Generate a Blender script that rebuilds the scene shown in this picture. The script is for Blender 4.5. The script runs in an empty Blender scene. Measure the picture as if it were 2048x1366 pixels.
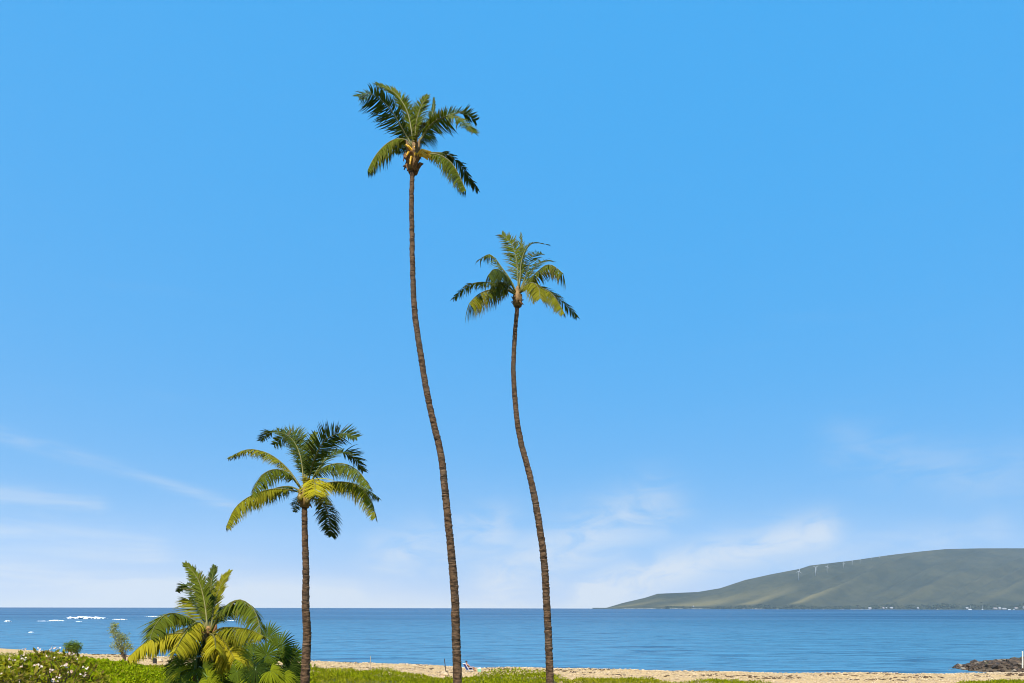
import bpy, bmesh, math, random
import numpy as np
from mathutils import Vector, Matrix, noise as mnoise

random.seed(7)
rng = np.random.default_rng(7)
scene = bpy.context.scene
COL = scene.collection
R = math.radians

# ------------------------------------------------------------------ camera
F = 1365.0            # focal length in photo pixels (2048 wide, 24 mm on 36 mm)
CZ = 8.5              # a second-floor lanai above the beach
HY = 1215.2           # horizon row at the middle of the frame
TILT = 0.0022
cam_d = bpy.data.cameras.new('camera')
cam = bpy.data.objects.new('camera', cam_d)
COL.objects.link(cam)
cam_d.sensor_width = 36.0
cam_d.lens = 36.0 * F / 2048.0
cam_d.shift_y = (HY - 683.0) / 2048.0
cam_d.clip_start = 0.5
cam_d.clip_end = 60000.0
ct, st = math.cos(TILT), math.sin(TILT)
cam.matrix_world = Matrix(((ct, -st, 0, 0), (0, 0, -1, 0), (st, ct, 0, CZ), (0, 0, 0, 1)))
scene.camera = cam


def P(px, py, Y):
    """the point at distance Y seen at photo pixel (px, py)"""
    xc = (px - 1024.0) / F
    yc = (HY - py) / F
    return Vector((Y * (xc * ct - yc * st), Y, CZ + Y * (xc * st + yc * ct)))


# ------------------------------------------------------------------ sun, sky, exposure
SUN_EL = R(54)
SUN_AZ = R(194)       # clockwise from +Y: behind the camera and to its left
sd = Vector((math.sin(SUN_AZ) * math.cos(SUN_EL), math.cos(SUN_AZ) * math.cos(SUN_EL), math.sin(SUN_EL)))
sun_l = bpy.data.lights.new('sun', 'SUN')
sun_l.energy = 4.8
sun_l.angle = R(0.55)
sun_l.color = (1.0, 0.94, 0.84)
sun = bpy.data.objects.new('sun', sun_l)
COL.objects.link(sun)
sun.rotation_euler = sd.to_track_quat('Z', 'Y').to_euler()

scene.view_settings.view_transform = 'Standard'
scene.view_settings.look = 'None'
scene.view_settings.gamma = 1.0
scene.view_settings.use_curve_mapping = False
scene.view_settings.exposure = 0.60


class NT:
    """a little helper for node trees"""
    def __init__(self, tree):
        self.t = tree
        tree.nodes.clear()

    def n(self, kind, **kw):
        nd = self.t.nodes.new(kind)
        for k, v in kw.items():
            setattr(nd, k, v)
        return nd

    def set(self, sock, v):
        if hasattr(v, 'is_output') or isinstance(v, bpy.types.NodeSocket):
            self.t.links.new(v, sock)
        elif v is not None:
            sock.default_value = v

    def m(self, op, a, b=None, c=None, clamp=False):
        nd = self.n('ShaderNodeMath', operation=op)
        nd.use_clamp = clamp
        self.set(nd.inputs[0], a)
        if b is not None: self.set(nd.inputs[1], b)
        if c is not None: self.set(nd.inputs[2], c)
        return nd.outputs[0]

    def mix(self, f, a, b, blend='MIX'):
        nd = self.n('ShaderNodeMix', data_type='RGBA', blend_type=blend)
        self.set(nd.inputs[0], f)
        self.set(nd.inputs[6], a)
        self.set(nd.inputs[7], b)
        return nd.outputs[2]

    def noise(self, vec, scale, detail=3.0, rough=0.55, dist=0.0):
        nd = self.n('ShaderNodeTexNoise')
        if vec is not None: self.set(nd.inputs['Vector'], vec)
        nd.inputs['Scale'].default_value = scale
        nd.inputs['Detail'].default_value = detail
        nd.inputs['Roughness'].default_value = rough
        nd.inputs['Distortion'].default_value = dist
        return nd.outputs[0]

    def ramp(self, f, lo, hi, a=0.0, b=1.0):
        nd = self.n('ShaderNodeMapRange', interpolation_type='SMOOTHSTEP')
        self.set(nd.inputs[0], f)
        nd.inputs[1].default_value = lo
        nd.inputs[2].default_value = hi
        nd.inputs[3].default_value = a
        nd.inputs[4].default_value = b
        return nd.outputs[0]

    def xyz(self, x, y, z):
        nd = self.n('ShaderNodeCombineXYZ')
        self.set(nd.inputs[0], x); self.set(nd.inputs[1], y); self.set(nd.inputs[2], z)
        return nd.outputs[0]

    def mapping(self, vec, scale=(1, 1, 1), rot=(0, 0, 0), loc=(0, 0, 0)):
        nd = self.n('ShaderNodeMapping')
        self.set(nd.inputs[0], vec)
        nd.inputs[1].default_value = loc
        nd.inputs[2].default_value = rot
        nd.inputs[3].default_value = scale
        return nd.outputs[0]


def rgb(r, g, b):
    return (r, g, b, 1.0)


world = bpy.data.worlds.new('World')
scene.world = world
world.use_nodes = True
w = NT(world.node_tree)
sky = w.n('ShaderNodeTexSky', sky_type='NISHITA')
sky.sun_disc = False
sky.sun_elevation = SUN_EL
sky.sun_rotation = SUN_AZ
sky.altitude = 10
sky.air_density = 1.0
sky.dust_density = 0.25
sky.ozone_density = 2.0
# the photograph's own vivid processing of the sky: a per-channel gain and lift of the sky texture
ssep = w.n('ShaderNodeSeparateColor'); w.set(ssep.inputs[0], sky.outputs[0])
scmb = w.n('ShaderNodeCombineColor')
w.set(scmb.inputs[0], w.m('MULTIPLY_ADD', ssep.outputs[0], 0.20, 0.13))
w.set(scmb.inputs[1], w.m('MULTIPLY_ADD', ssep.outputs[1], 0.11, 2.03))
w.set(scmb.inputs[2], w.m('MULTIPLY_ADD', ssep.outputs[2], 0.03, 4.75))
tc = w.n('ShaderNodeTexCoord')
sep = w.n('ShaderNodeSeparateXYZ')
w.set(sep.inputs[0], tc.outputs['Generated'])
dx, dy, dz = sep.outputs
hyp = w.m('SQRT', w.m('ADD', w.m('MULTIPLY', dx, dx), w.m('MULTIPLY', dy, dy)))
uu = w.m('ARCTAN2', dx, dy)                 # azimuth
vv = w.m('DIVIDE', dz, w.m('MAXIMUM', hyp, 0.02))   # tangent of elevation
uv = w.xyz(uu, vv, 0.0)


def skyuv(px, py):
    a = math.atan((px - 1024.0) / F)
    return a, (HY - py) / F * math.cos(a)


# thin cirrus: a veil low over the sea and wind-combed streaks, broken up by noise
fib = w.noise(w.mapping(uv, (5, 34, 1), (0, 0, R(14))), 1.0, 5.0, 0.62, 0.6)
fib2 = w.noise(w.mapping(uv, (9, 26, 1), (0, 0, R(-24))), 1.3, 5.0, 0.6, 0.8)
big = w.noise(w.mapping(uv, (2.2, 9, 1), (0, 0, R(-8))), 1.0, 3.0, 0.5)
total = None


def streak(pts, width, amount, fibre, lo=0.3, hi=0.7):
    global total
    for (a, b) in zip(pts[:-1], pts[1:]):
        a2 = skyuv(*a); b2 = skyuv(*b)
        ex, ey = b2[0] - a2[0], b2[1] - a2[1]
        L2 = ex * ex + ey * ey
        wx = w.m('SUBTRACT', uu, a2[0]); wy = w.m('SUBTRACT', vv, a2[1])
        t = w.m('MULTIPLY_ADD', wx, ex / L2, w.m('MULTIPLY', wy, ey / L2), clamp=True)
        qx = w.m('MULTIPLY_ADD', t, -ex, wx); qy = w.m('MULTIPLY_ADD', t, -ey, wy)
        d2 = w.m('ADD', w.m('MULTIPLY', qx, qx), w.m('MULTIPLY', qy, qy))
        g = w.m('EXPONENT', w.m('MULTIPLY', d2, -1.0 / (width / F) ** 2))
        f = w.m('MULTIPLY', w.m('MULTIPLY', g, amount), w.ramp(fibre, lo, hi))
        total = f if total is None else w.m('MAXIMUM', total, f)


streak([(-420, 770), (10, 875), (270, 945), (480, 1020)], 12, 0.34, fib)
streak([(-300, 960), (20, 992), (190, 1012)], 18, 0.36, fib)
streak([(-300, 1030), (60, 1062), (300, 1105)], 34, 0.42, fib)
streak([(-300, 1120), (60, 1150), (420, 1180)], 26, 0.45, fib)
streak([(330, 1170), (700, 1190)], 26, 0.34, fib)
streak([(1000, 1150), (1180, 1075), (1300, 1020)], 58, 0.54, fib2, 0.25, 0.65)
streak([(1180, 1185), (1420, 1115), (1640, 1065)], 36, 0.72, fib2, 0.25, 0.6)
streak([(780, 1110), (1000, 1060)], 50, 0.44, fib2)
streak([(1690, 890), (1960, 950), (2300, 900)], 45, 0.20, fib2)
streak([(1560, 1125), (1980, 1060)], 30, 0.26, fib2)
veil = w.m('EXPONENT', w.m('MULTIPLY', w.m('MAXIMUM', vv, 0.0), -1.0 / 0.07))
veil = w.m('MULTIPLY', veil, w.ramp(big, 0.25, 0.7, 0.55, 1.0))
cir = w.m('MULTIPLY', w.m('MULTIPLY', w.ramp(fib, 0.52, 0.85), w.ramp(big, 0.45, 0.7)),
          w.m('MULTIPLY', w.m('EXPONENT', w.m('MULTIPLY', w.m('MAXIMUM', vv, 0.0), -4.0)), 0.22))
low = w.m('MULTIPLY', w.m('EXPONENT', w.m('MULTIPLY', w.m('MAXIMUM', vv, 0.0), -1.0 / 0.045)), w.ramp(uu, 0.55, -0.2, 0.08, 0.42))
thin = w.m('MULTIPLY', w.ramp(uu, 0.5, -0.9), w.m('MULTIPLY', w.m('EXPONENT', w.m('MULTIPLY', w.m('MAXIMUM', vv, 0.0), -2.0)), 0.07))
alpha = w.m('ADD', w.m('MULTIPLY', veil, 0.70), w.m('ADD', w.m('ADD', total, low), w.m('ADD', cir, thin)), clamp=True)
CLOUD = w.n('ShaderNodeRGB'); CLOUD.outputs[0].default_value = rgb(4.10, 4.38, 4.62)
skyc = w.mix(alpha, scmb.outputs[0], CLOUD.outputs[0])
bg = w.n('ShaderNodeBackground')
w.set(bg.inputs[0], skyc)
bg.inputs[1].default_value = 0.12
wo = w.n('ShaderNodeOutputWorld')
w.t.links.new(bg.outputs[0], wo.inputs[0])

scene.cycles.use_denoising = True
scene.cycles.denoising_prefilter = 'ACCURATE'
scene.cycles.filter_width = 1.0
scene.cycles.max_bounces = 8
scene.cycles.volume_bounces = 1
scene.cycles.transparent_max_bounces = 8


# ------------------------------------------------------------------ materials
def material(name):
    m = bpy.data.materials.new(name)
    m.use_nodes = True
    nt = NT(m.node_tree)
    out = nt.n('ShaderNodeOutputMaterial')
    return m, nt, out


def principled(nt, out, color, rough=0.6, spec=0.5, bump=None, bstr=0.3, bdist=0.02, ior=None):
    p = nt.n('ShaderNodeBsdfPrincipled')
    nt.set(p.inputs['Base Color'], color)
    nt.set(p.inputs['Roughness'], rough)
    p.inputs['Specular IOR Level'].default_value = spec
    if bump is not None:
        b = nt.n('ShaderNodeBump')
        b.inputs['Strength'].default_value = bstr
        b.inputs['Distance'].default_value = bdist
        nt.set(b.inputs['Height'], bump)
        nt.t.links.new(b.outputs[0], p.inputs['Normal'])
    if out is not None:
        nt.t.links.new(p.outputs[0], out.inputs[0])
    return p


def plain(name, color, rough=0.6, var=0.25, scale=6.0, spec=0.4):
    m, nt, out = material(name)
    co = nt.n('ShaderNodeTexCoord').outputs['Object']
    nz = nt.noise(co, scale, 4.0)
    c = nt.mix(nt.ramp(nz, 0.3, 0.7), rgb(*[x * (1 - var) for x in color]), rgb(*[min(1, x * (1 + var)) for x in color]))
    principled(nt, out, c, rough, spec, nz, 0.2, 0.01)
    return m


def leaf_material(name, rough=0.38, trans=0.32, spec=0.5):
    """blade: the colour is the object's own, varied per leaf through the mesh attribute 'tone'"""
    m, nt, out = material(name)
    oc = nt.n('ShaderNodeObjectInfo').outputs['Color']
    at = nt.n('ShaderNodeAttribute', attribute_name='tone')
    sp = nt.n('ShaderNodeSeparateColor')
    nt.set(sp.inputs[0], at.outputs['Color'])
    v = nt.m('MULTIPLY_ADD', sp.outputs[0], 1.05, 0.48)
    c = nt.mix(1.0, oc, nt.xyz(v, v, v), 'MULTIPLY')
    c = nt.mix(nt.m('MULTIPLY', sp.outputs[1], 0.75), c, rgb(0.16, 0.095, 0.035))     # dry tips
    c = nt.mix(nt.m('MULTIPLY', sp.outputs[2], 0.8), c, rgb(0.30, 0.26, 0.02))        # yellowing
    p = principled(nt, None, c, rough, spec)
    p.inputs['IOR'].default_value = 1.22
    tr = nt.n('ShaderNodeBsdfTranslucent')
    tcol = nt.mix(1.0, c, rgb(1.5, 1.35, 0.35), 'MULTIPLY')
    nt.set(tr.inputs[0], tcol)
    mx = nt.n('ShaderNodeMixShader')
    mx.inputs[0].default_value = trans
    nt.t.links.new(p.outputs[0], mx.inputs[1])
    nt.t.links.new(tr.outputs[0], mx.inputs[2])
    nt.t.links.new(mx.outputs[0], out.inputs[0])
    return m


M_FROND = leaf_material('palm_leaf', 0.5, 0.26, 0.10)
M_FAN = leaf_material('fan_palm_leaf', 0.45, 0.30, 0.12)
M_LEAF = leaf_material('shrub_leaf', 0.5, 0.35, 0.15)
M_GRASS = leaf_material('ground_cover_leaf', 0.6, 0.38, 0.10)
M_RIB = plain('palm_midrib', (0.135, 0.12, 0.018), 0.5, 0.2, 3)
M_PETIOLE = plain('fan_petiole', (0.10, 0.15, 0.03), 0.5, 0.2, 3)
M_FIBRE = plain('palm_fibre', (0.20, 0.092, 0.03), 0.9, 0.5, 18)
M_BOOT = plain('leaf_base', (0.21, 0.115, 0.032), 0.7, 0.4, 9)
M_FLOWERSTALK = plain('flower_stalk', (0.80, 0.42, 0.015), 0.6, 0.3, 14)
M_NUT = plain('coconut_husk', (0.20, 0.14, 0.03), 0.5, 0.3, 6)
M_STEM = plain('shrub_stem', (0.085, 0.055, 0.035), 0.85, 0.35, 10)

# palm bark: dark brown with pale leaf-scar edges
m, nt, out = material('palm_bark')
co = nt.n('ShaderNodeTexCoord').outputs['Object']
sepo = nt.n('ShaderNodeSeparateXYZ'); nt.set(sepo.inputs[0], co)
stretch = nt.mapping(co, (5.0, 5.0, 14.0))
n1 = nt.noise(stretch, 1.0, 5.0, 0.65, 0.3)
n2 = nt.noise(nt.mapping(co, (14, 14, 40)), 1.0, 4.0, 0.6)
n3 = nt.noise(co, 0.7, 2.0)
c = nt.mix(nt.ramp(n1, 0.36, 0.62), rgb(0.042, 0.024, 0.013), rgb(0.160, 0.092, 0.048))
c = nt.mix(nt.m('MULTIPLY', nt.ramp(n1, 0.60, 0.74), nt.ramp(n2, 0.45, 0.7)), c, rgb(0.30, 0.22, 0.13))
c = nt.mix(nt.m('MULTIPLY', nt.ramp(n3, 0.5, 0.7), 0.4), c, rgb(0.12, 0.10, 0.075))
principled(nt, out, c, 0.9, 0.2, nt.m('ADD', n1, n2), 0.8, 0.03)
M_BARK = m


# ------------------------------------------------------------------ mesh helpers
class MB:
    """collects vertices and faces (and a tone per vertex) for one mesh"""
    def __init__(self):
        self.v = []; self.f = []; self.t = []

    def add(self, verts, faces, tone=None):
        o = len(self.v)
        self.v.extend(verts)
        self.f.extend([tuple(i + o for i in q) for q in faces])
        if tone is None: tone = (0.5, 0.0, 0.0)
        if isinstance(tone, tuple):
            self.t.extend([tone] * len(verts))
        else:
            self.t.extend(tone)

    def tube(self, pts, radii, sides=6, cap=True):
        pts = [Vector(p) for p in pts]
        rings = []
        n = len(pts)
        ref = None
        for i, p in enumerate(pts):
            t = (pts[min(i + 1, n - 1)] - pts[max(i - 1, 0)]).normalized()
            if ref is None:
                ref = Vector((1, 0, 0)) if abs(t.x) < 0.8 else Vector((0, 1, 0))
            a = (ref - t * ref.dot(t)).normalized()
            ref = a
            b = t.cross(a)
            r = radii[i] if hasattr(radii, '__len__') else radii
            rings.append([p + (a * math.cos(2 * math.pi * k / sides) + b * math.sin(2 * math.pi * k / sides)) * r for k in range(sides)])
        vs = [q for r_ in rings for q in r_]
        fs = []
        for i in range(n - 1):
            for k in range(sides):
                k2 = (k + 1) % sides
                fs.append((i * sides + k, i * sides + k2, (i + 1) * sides + k2, (i + 1) * sides + k))
        if cap:
            fs.append(tuple(range(sides - 1, -1, -1)))
            fs.append(tuple((n - 1) * sides + k for k in range(sides)))
        self.add(vs, fs)

    def box(self, c, sx, sy, sz, rot=None):
        vs = []
        for x in (-1, 1):
            for y in (-1, 1):
                for z in (-1, 1):
                    p = Vector((x * sx / 2, y * sy / 2, z * sz / 2))
                    if rot is not None: p = rot @ p
                    vs.append(Vector(c) + p)
        self.add(vs, [(0, 1, 3, 2), (4, 6, 7, 5), (0, 4, 5, 1), (2, 3, 7, 6), (0, 2, 6, 4), (1, 5, 7, 3)])

    def build(self, name, mat, parent=None, origin=None, smooth=False, color=None):
        org = Vector(origin) if origin is not None else (parent_loc(parent) if parent else Vector((0, 0, 0)))
        me = bpy.data.meshes.new(name)
        V = np.array([(p[0], p[1], p[2]) for p in self.v], dtype=np.float32) - np.array(org, dtype=np.float32)
        me.from_pydata(V.tolist(), [], self.f)
        me.materials.append(mat)
        ca = me.color_attributes.new('tone', 'FLOAT_COLOR', 'POINT')
        T = np.ones((len(self.v), 4), dtype=np.float32)
        T[:, :3] = np.array(self.t, dtype=np.float32)
        ca.data.foreach_set('color', T.ravel())
        if smooth:
            me.polygons.foreach_set('use_smooth', [True] * len(me.polygons))
        me.update()
        o = bpy.data.objects.new(name, me)
        COL.objects.link(o)
        if parent is not None:
            o.parent = parent
            o.location = org - parent_loc(parent)
        else:
            o.location = org
        if color is not None:
            o.color = (*color, 1.0)
        return o


def parent_loc(o):
    l = Vector((0, 0, 0))
    while o is not None:
        l = l + o.location
        o = o.parent
    return l


def tag(o, label=None, cat=None, group=None, kind=None):
    if label: o['label'] = label
    if cat: o['category'] = cat
    if group: o['group'] = group
    if kind: o['kind'] = kind
    return o


def thing(name, loc, label, cat, group=None):
    o = bpy.data.objects.new(name, None)
    o.empty_display_size = 0.3
    COL.objects.link(o)
    o.location = loc
    return tag(o, label, cat, group)


def spline(pts, n):
    """Catmull-Rom through pts, n samples"""
    pts = [np.array(p, dtype=float) for p in pts]
    ex = [2 * pts[0] - pts[1]] + pts + [2 * pts[-1] - pts[-2]]
    seg = len(pts) - 1
    out = []
    for i in range(n):
        s = i / (n - 1) * seg
        k = min(int(s), seg - 1)
        t = s - k
        p0, p1, p2, p3 = ex[k], ex[k + 1], ex[k + 2], ex[k + 3]
        out.append(0.5 * ((2 * p1) + (-p0 + p2) * t + (2 * p0 - 5 * p1 + 4 * p2 - p3) * t * t + (-p0 + 3 * p1 - 3 * p2 + p3) * t ** 3))
    # even out the arc length
    out = np.array(out)
    d = np.concatenate([[0], np.cumsum(np.linalg.norm(np.diff(out, axis=0), axis=1))])
    q = np.linspace(0, d[-1], n)
    return np.stack([np.interp(q, d, out[:, k]) for k in range(out.shape[1])], axis=1)


def grid_mesh(name, X, Y, Z, mat, smooth=True):
    ny, nx = X.shape
    me = bpy.data.meshes.new(name)
    V = np.stack([X, Y, Z], axis=-1).reshape(-1, 3).astype(np.float32)
    idx = np.arange(nx * ny).reshape(ny, nx)
    q = np.stack([idx[:-1, :-1], idx[:-1, 1:], idx[1:, 1:], idx[1:, :-1]], axis=-1).reshape(-1, 4)
    me.vertices.add(len(V)); me.vertices.foreach_set('co', V.ravel())
    me.loops.add(q.size); me.loops.foreach_set('vertex_index', q.ravel().astype(np.int32))
    me.polygons.add(len(q))
    me.polygons.foreach_set('loop_start', (np.arange(len(q)) * 4).astype(np.int32))
    me.polygons.foreach_set('loop_total', np.full(len(q), 4, dtype=np.int32))
    me.polygons.foreach_set('use_smooth', np.full(len(q), smooth))
    me.update(calc_edges=True)
    me.validate()
    me.materials.append(mat)
    o = bpy.data.objects.new(name, me)
    COL.objects.link(o)
    return o


def vnoise(x, y, seed=0):
    """smooth value noise for numpy arrays"""
    x = np.asarray(x, float); y = np.asarray(y, float)
    xi = np.floor(x).astype(np.int64); yi = np.floor(y).astype(np.int64)
    fx = x - xi; fy = y - yi
    fx = fx * fx * (3 - 2 * fx); fy = fy * fy * (3 - 2 * fy)

    def h(a, b):
        n = (a * 374761393 + b * 668265263 + seed * 974711) & 0x7fffffff
        n = ((n ^ (n >> 13)) * 1274126177) & 0x7fffffff
        return ((n ^ (n >> 16)) & 0xffff) / 65535.0
    return (h(xi, yi) * (1 - fx) + h(xi + 1, yi) * fx) * (1 - fy) + (h(xi, yi + 1) * (1 - fx) + h(xi + 1, yi + 1) * fx) * fy


def fbm(x, y, oct=4, seed=0):
    s = 0; a = 0.5; t = 0
    for k in range(oct):
        s = s + a * vnoise(x * 2 ** k, y * 2 ** k, seed + k); t += a; a *= 0.5
    return s / t


def sstep(a, b, x):
    t = np.clip((x - a) / (b - a), 0, 1)
    return t * t * (3 - 2 * t)


# ------------------------------------------------------------------ the ground: beach and land in one sheet
SHX = np.array([-400, -200, -102, -76, -67, -30, -11.4, -4.9, 5, 16.6, 29.5, 39.4, 45, 55, 64, 100, 200, 400], float)
SHY = np.array([260, 178, 136, 121, 114, 102, 95, 91, 91, 88.5, 85.5, 86, 85, 86.5, 88, 96, 120, 190], float)


def shore(x):
    return np.interp(x, SHX, SHY)


def ground_z(x, y):
    x = np.asarray(x, float); y = np.asarray(y, float)
    d = shore(x) - y + (fbm(x / 3.0, y / 3.0, 3, 3) - 0.5) * 1.2
    z = np.where(d < 0, np.maximum(0.07 * d, -2.5), 0)
    z = z + 1.65 * sstep(0, 15, d) + 0.35 * sstep(15, 40, d)
    z = z + (fbm(x / 2.2, y / 2.2, 3, 11) - 0.5) * 0.22 * sstep(0, 6, d)
    rx = (x - 80) / 18.0; ry = (y - 98) / 12.5 - 0.25 * rx
    z = z + 1.9 * np.clip(1 - rx * rx - ry * ry, 0, 1) ** 0.6
    return z


def grass_front(x):
    """how far towards the sea the low plants reach"""
    return np.interp(x, [-400, -90, -70, -58, -48, -42, -30, -17, -12, -8, -6, -4.5, -1.5, 3.2, 4.8, 5.6, 11.5, 13, 17, 19, 21, 34, 38.5, 42, 44.5, 50, 60, 100, 400],
                     [170, 105, 93, 88, 76, 73, 71, 70.5, 68, 63.5, 60.5, 60.5, 64, 65, 58, 60.5, 61, 57, 60.5, 60.5, 55, 55, 59.5, 60.5, 62, 63, 66, 75, 140])


xs = np.concatenate([np.linspace(-400, -120, 40)[:-1], np.linspace(-120, 110, 330), np.linspace(110, 400, 40)[1:]])
ys = np.concatenate([np.linspace(-160, 30, 30)[:-1], np.linspace(30, 150, 200), np.linspace(150, 270, 30)[1:]])
GX, GY = np.meshgrid(xs, ys)
m, nt, out = material('sand_and_soil')
co = nt.n('ShaderNodeTexCoord').outputs['Object']
nA = nt.noise(co, 0.35, 5.0, 0.6)
nB = nt.noise(co, 3.5, 5.0, 0.65)
nC = nt.noise(nt.mapping(co, (1.0, 0.5, 1.0)), 1.3, 4.0, 0.6, 0.5)
sand = nt.mix(nt.ramp(nB, 0.3, 0.7), rgb(0.35, 0.225, 0.098), rgb(0.57, 0.395, 0.19))
sand = nt.mix(nt.m('MULTIPLY', nt.ramp(nC, 0.6, 0.72), 0.65), sand, rgb(0.16, 0.10, 0.055))
soil = nt.mix(nt.ramp(nA, 0.3, 0.7), rgb(0.07, 0.075, 0.02), rgb(0.12, 0.10, 0.04))
ga = nt.n('ShaderNodeAttribute', attribute_name='cover').outputs['Fac']
wet = nt.n('ShaderNodeAttribute', attribute_name='wet').outputs['Fac']
cc = nt.mix(wet, sand, rgb(0.10, 0.072, 0.045))
cc = nt.mix(ga, cc, soil)
principled(nt, out, cc, 0.9, 0.2, nB, 0.6, 0.06)
GZ = ground_z(GX, GY)
ground = grid_mesh('ground', GX, GY, GZ, m)
a = ground.data.attributes.new('cover', 'FLOAT', 'POINT')
cov = sstep(-0.5, 1.5, grass_front(GX) - GY + (fbm(GX / 2, GY / 2, 3, 21) - 0.5) * 3)
a.data.foreach_set('value', cov.ravel().astype(np.float32))
a = ground.data.attributes.new('wet', 'FLOAT', 'POINT')
RX_ = (GX - 80) / 18
wetv = np.maximum(1 - sstep(0.0, 0.22, GZ), sstep(-0.12, 0.05, 1 - RX_ ** 2 - ((GY - 98) / 12.5 - 0.25 * RX_) ** 2) * 1.0)
a.data.foreach_set('value', wetv.ravel().astype(np.float32))
tag(ground, 'sandy beach and bare soil sloping down to the sea', kind='structure')

# ------------------------------------------------------------------ the sea
m, nt, out = material('sea_water')
co = nt.n('ShaderNodeTexCoord').outputs['Object']
w1 = nt.noise(nt.mapping(co, (0.30, 0.62, 1)), 1.0, 5.0, 0.62, 0.4)
w2 = nt.noise(nt.mapping(co, (0.045, 0.13, 1), (0, 0, R(6))), 1.0, 5.0, 0.62, 0.3)
w3 = nt.noise(nt.mapping(co, (0.0022, 0.011, 1), (0, 0, R(-4))), 1.0, 4.0, 0.55, 0.4)
hgt = nt.m('ADD', nt.m('MULTIPLY', w1, 0.55), nt.m('MULTIPLY', w2, 4.6))
deep = nt.mix(nt.ramp(w3, 0.35, 0.65), rgb(0.017, 0.086, 0.178), rgb(0.052, 0.148, 0.258))
osp = nt.n('ShaderNodeSeparateXYZ'); nt.set(osp.inputs[0], co)
offs = nt.m('ADD', osp.outputs[1], nt.m('MULTIPLY', nt.m('SUBTRACT', w3, 0.5), 260.0))
deep = nt.mix(nt.ramp(offs, 700.0, 95.0), deep, rgb(0.060, 0.200, 0.320))     # shallow sandy bay near the beach
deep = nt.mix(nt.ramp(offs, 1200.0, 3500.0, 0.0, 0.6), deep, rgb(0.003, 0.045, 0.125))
deep = nt.mix(nt.m('MULTIPLY', nt.ramp(w2, 0.45, 0.30), 0.7), deep, rgb(0.005, 0.045, 0.12))  # wave troughs darkened in the colour, standing in for their shading
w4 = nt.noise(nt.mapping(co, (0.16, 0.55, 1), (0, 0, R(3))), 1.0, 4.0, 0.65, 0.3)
deep = nt.mix(nt.m('MULTIPLY', nt.ramp(w4, 0.50, 0.36), 0.5), deep, rgb(0.006, 0.045, 0.115))   # dark ripple flecks: shading of wave faces painted into the water colour
bp = nt.n('ShaderNodeBump'); bp.inputs['Strength'].default_value = 1.0; bp.inputs['Distance'].default_value = 0.9
nt.set(bp.inputs['Height'], hgt)
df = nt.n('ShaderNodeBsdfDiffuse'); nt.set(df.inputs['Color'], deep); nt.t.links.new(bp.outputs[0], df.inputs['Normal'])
gl = nt.n('ShaderNodeBsdfGlossy'); nt.set(gl.inputs['Roughness'], nt.ramp(w3, 0.3, 0.7, 0.09, 0.15)); nt.t.links.new(bp.outputs[0], gl.inputs['Normal'])
fr = nt.n('ShaderNodeFresnel'); fr.inputs['IOR'].default_value = 1.33; nt.t.links.new(bp.outputs[0], fr.inputs['Normal'])
mx = nt.n('ShaderNodeMixShader')
nt.set(mx.inputs[0], nt.m('MINIMUM', fr.outputs[0], 0.36))      # a wind-rough sea never mirrors fully at grazing angles
nt.t.links.new(df.outputs[0], mx.inputs[1]); nt.t.links.new(gl.outputs[0], mx.inputs[2]); nt.t.links.new(mx.outputs[0], out.inputs[0])
M_SEA = m
mb = MB()
rad = [60, 90, 130, 200, 400, 900, 2500, 5000, 7800]
NA = 96
vs = [Vector((0, 40, 0))]
fs = []
for r_ in rad:
    for k in range(NA):
        an = 2 * math.pi * k / NA
        vs.append(Vector((math.cos(an) * r_, 40 + math.sin(an) * r_, 0)))
for k in range(NA):
    fs.append((0, 1 + k, 1 + (k + 1) % NA))
for j in range(len(rad) - 1):
    for k in range(NA):
        k2 = (k + 1) % NA
        fs.append((1 + j * NA + k, 1 + (j + 1) * NA + k, 1 + (j + 1) * NA + k2, 1 + j * NA + k2))
mb.add(vs, fs)
tag(mb.build('sea', M_SEA), 'blue sea with fine ripples reaching the horizon', kind='structure')

# breaking waves: low tumbled ridges of white water
m, nt, out = material('sea_foam')
co = nt.n('ShaderNodeTexCoord').outputs['Object']
nz = nt.noise(co, 0.8, 4.0, 0.6)
c = nt.mix(nt.ramp(nz, 0.3, 0.6), rgb(0.72, 0.76, 0.80), rgb(0.86, 0.88, 0.90))
principled(nt, out, c, 0.8, 0.3, nz, 0.5, 0.2)
M_FOAM = m


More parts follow.
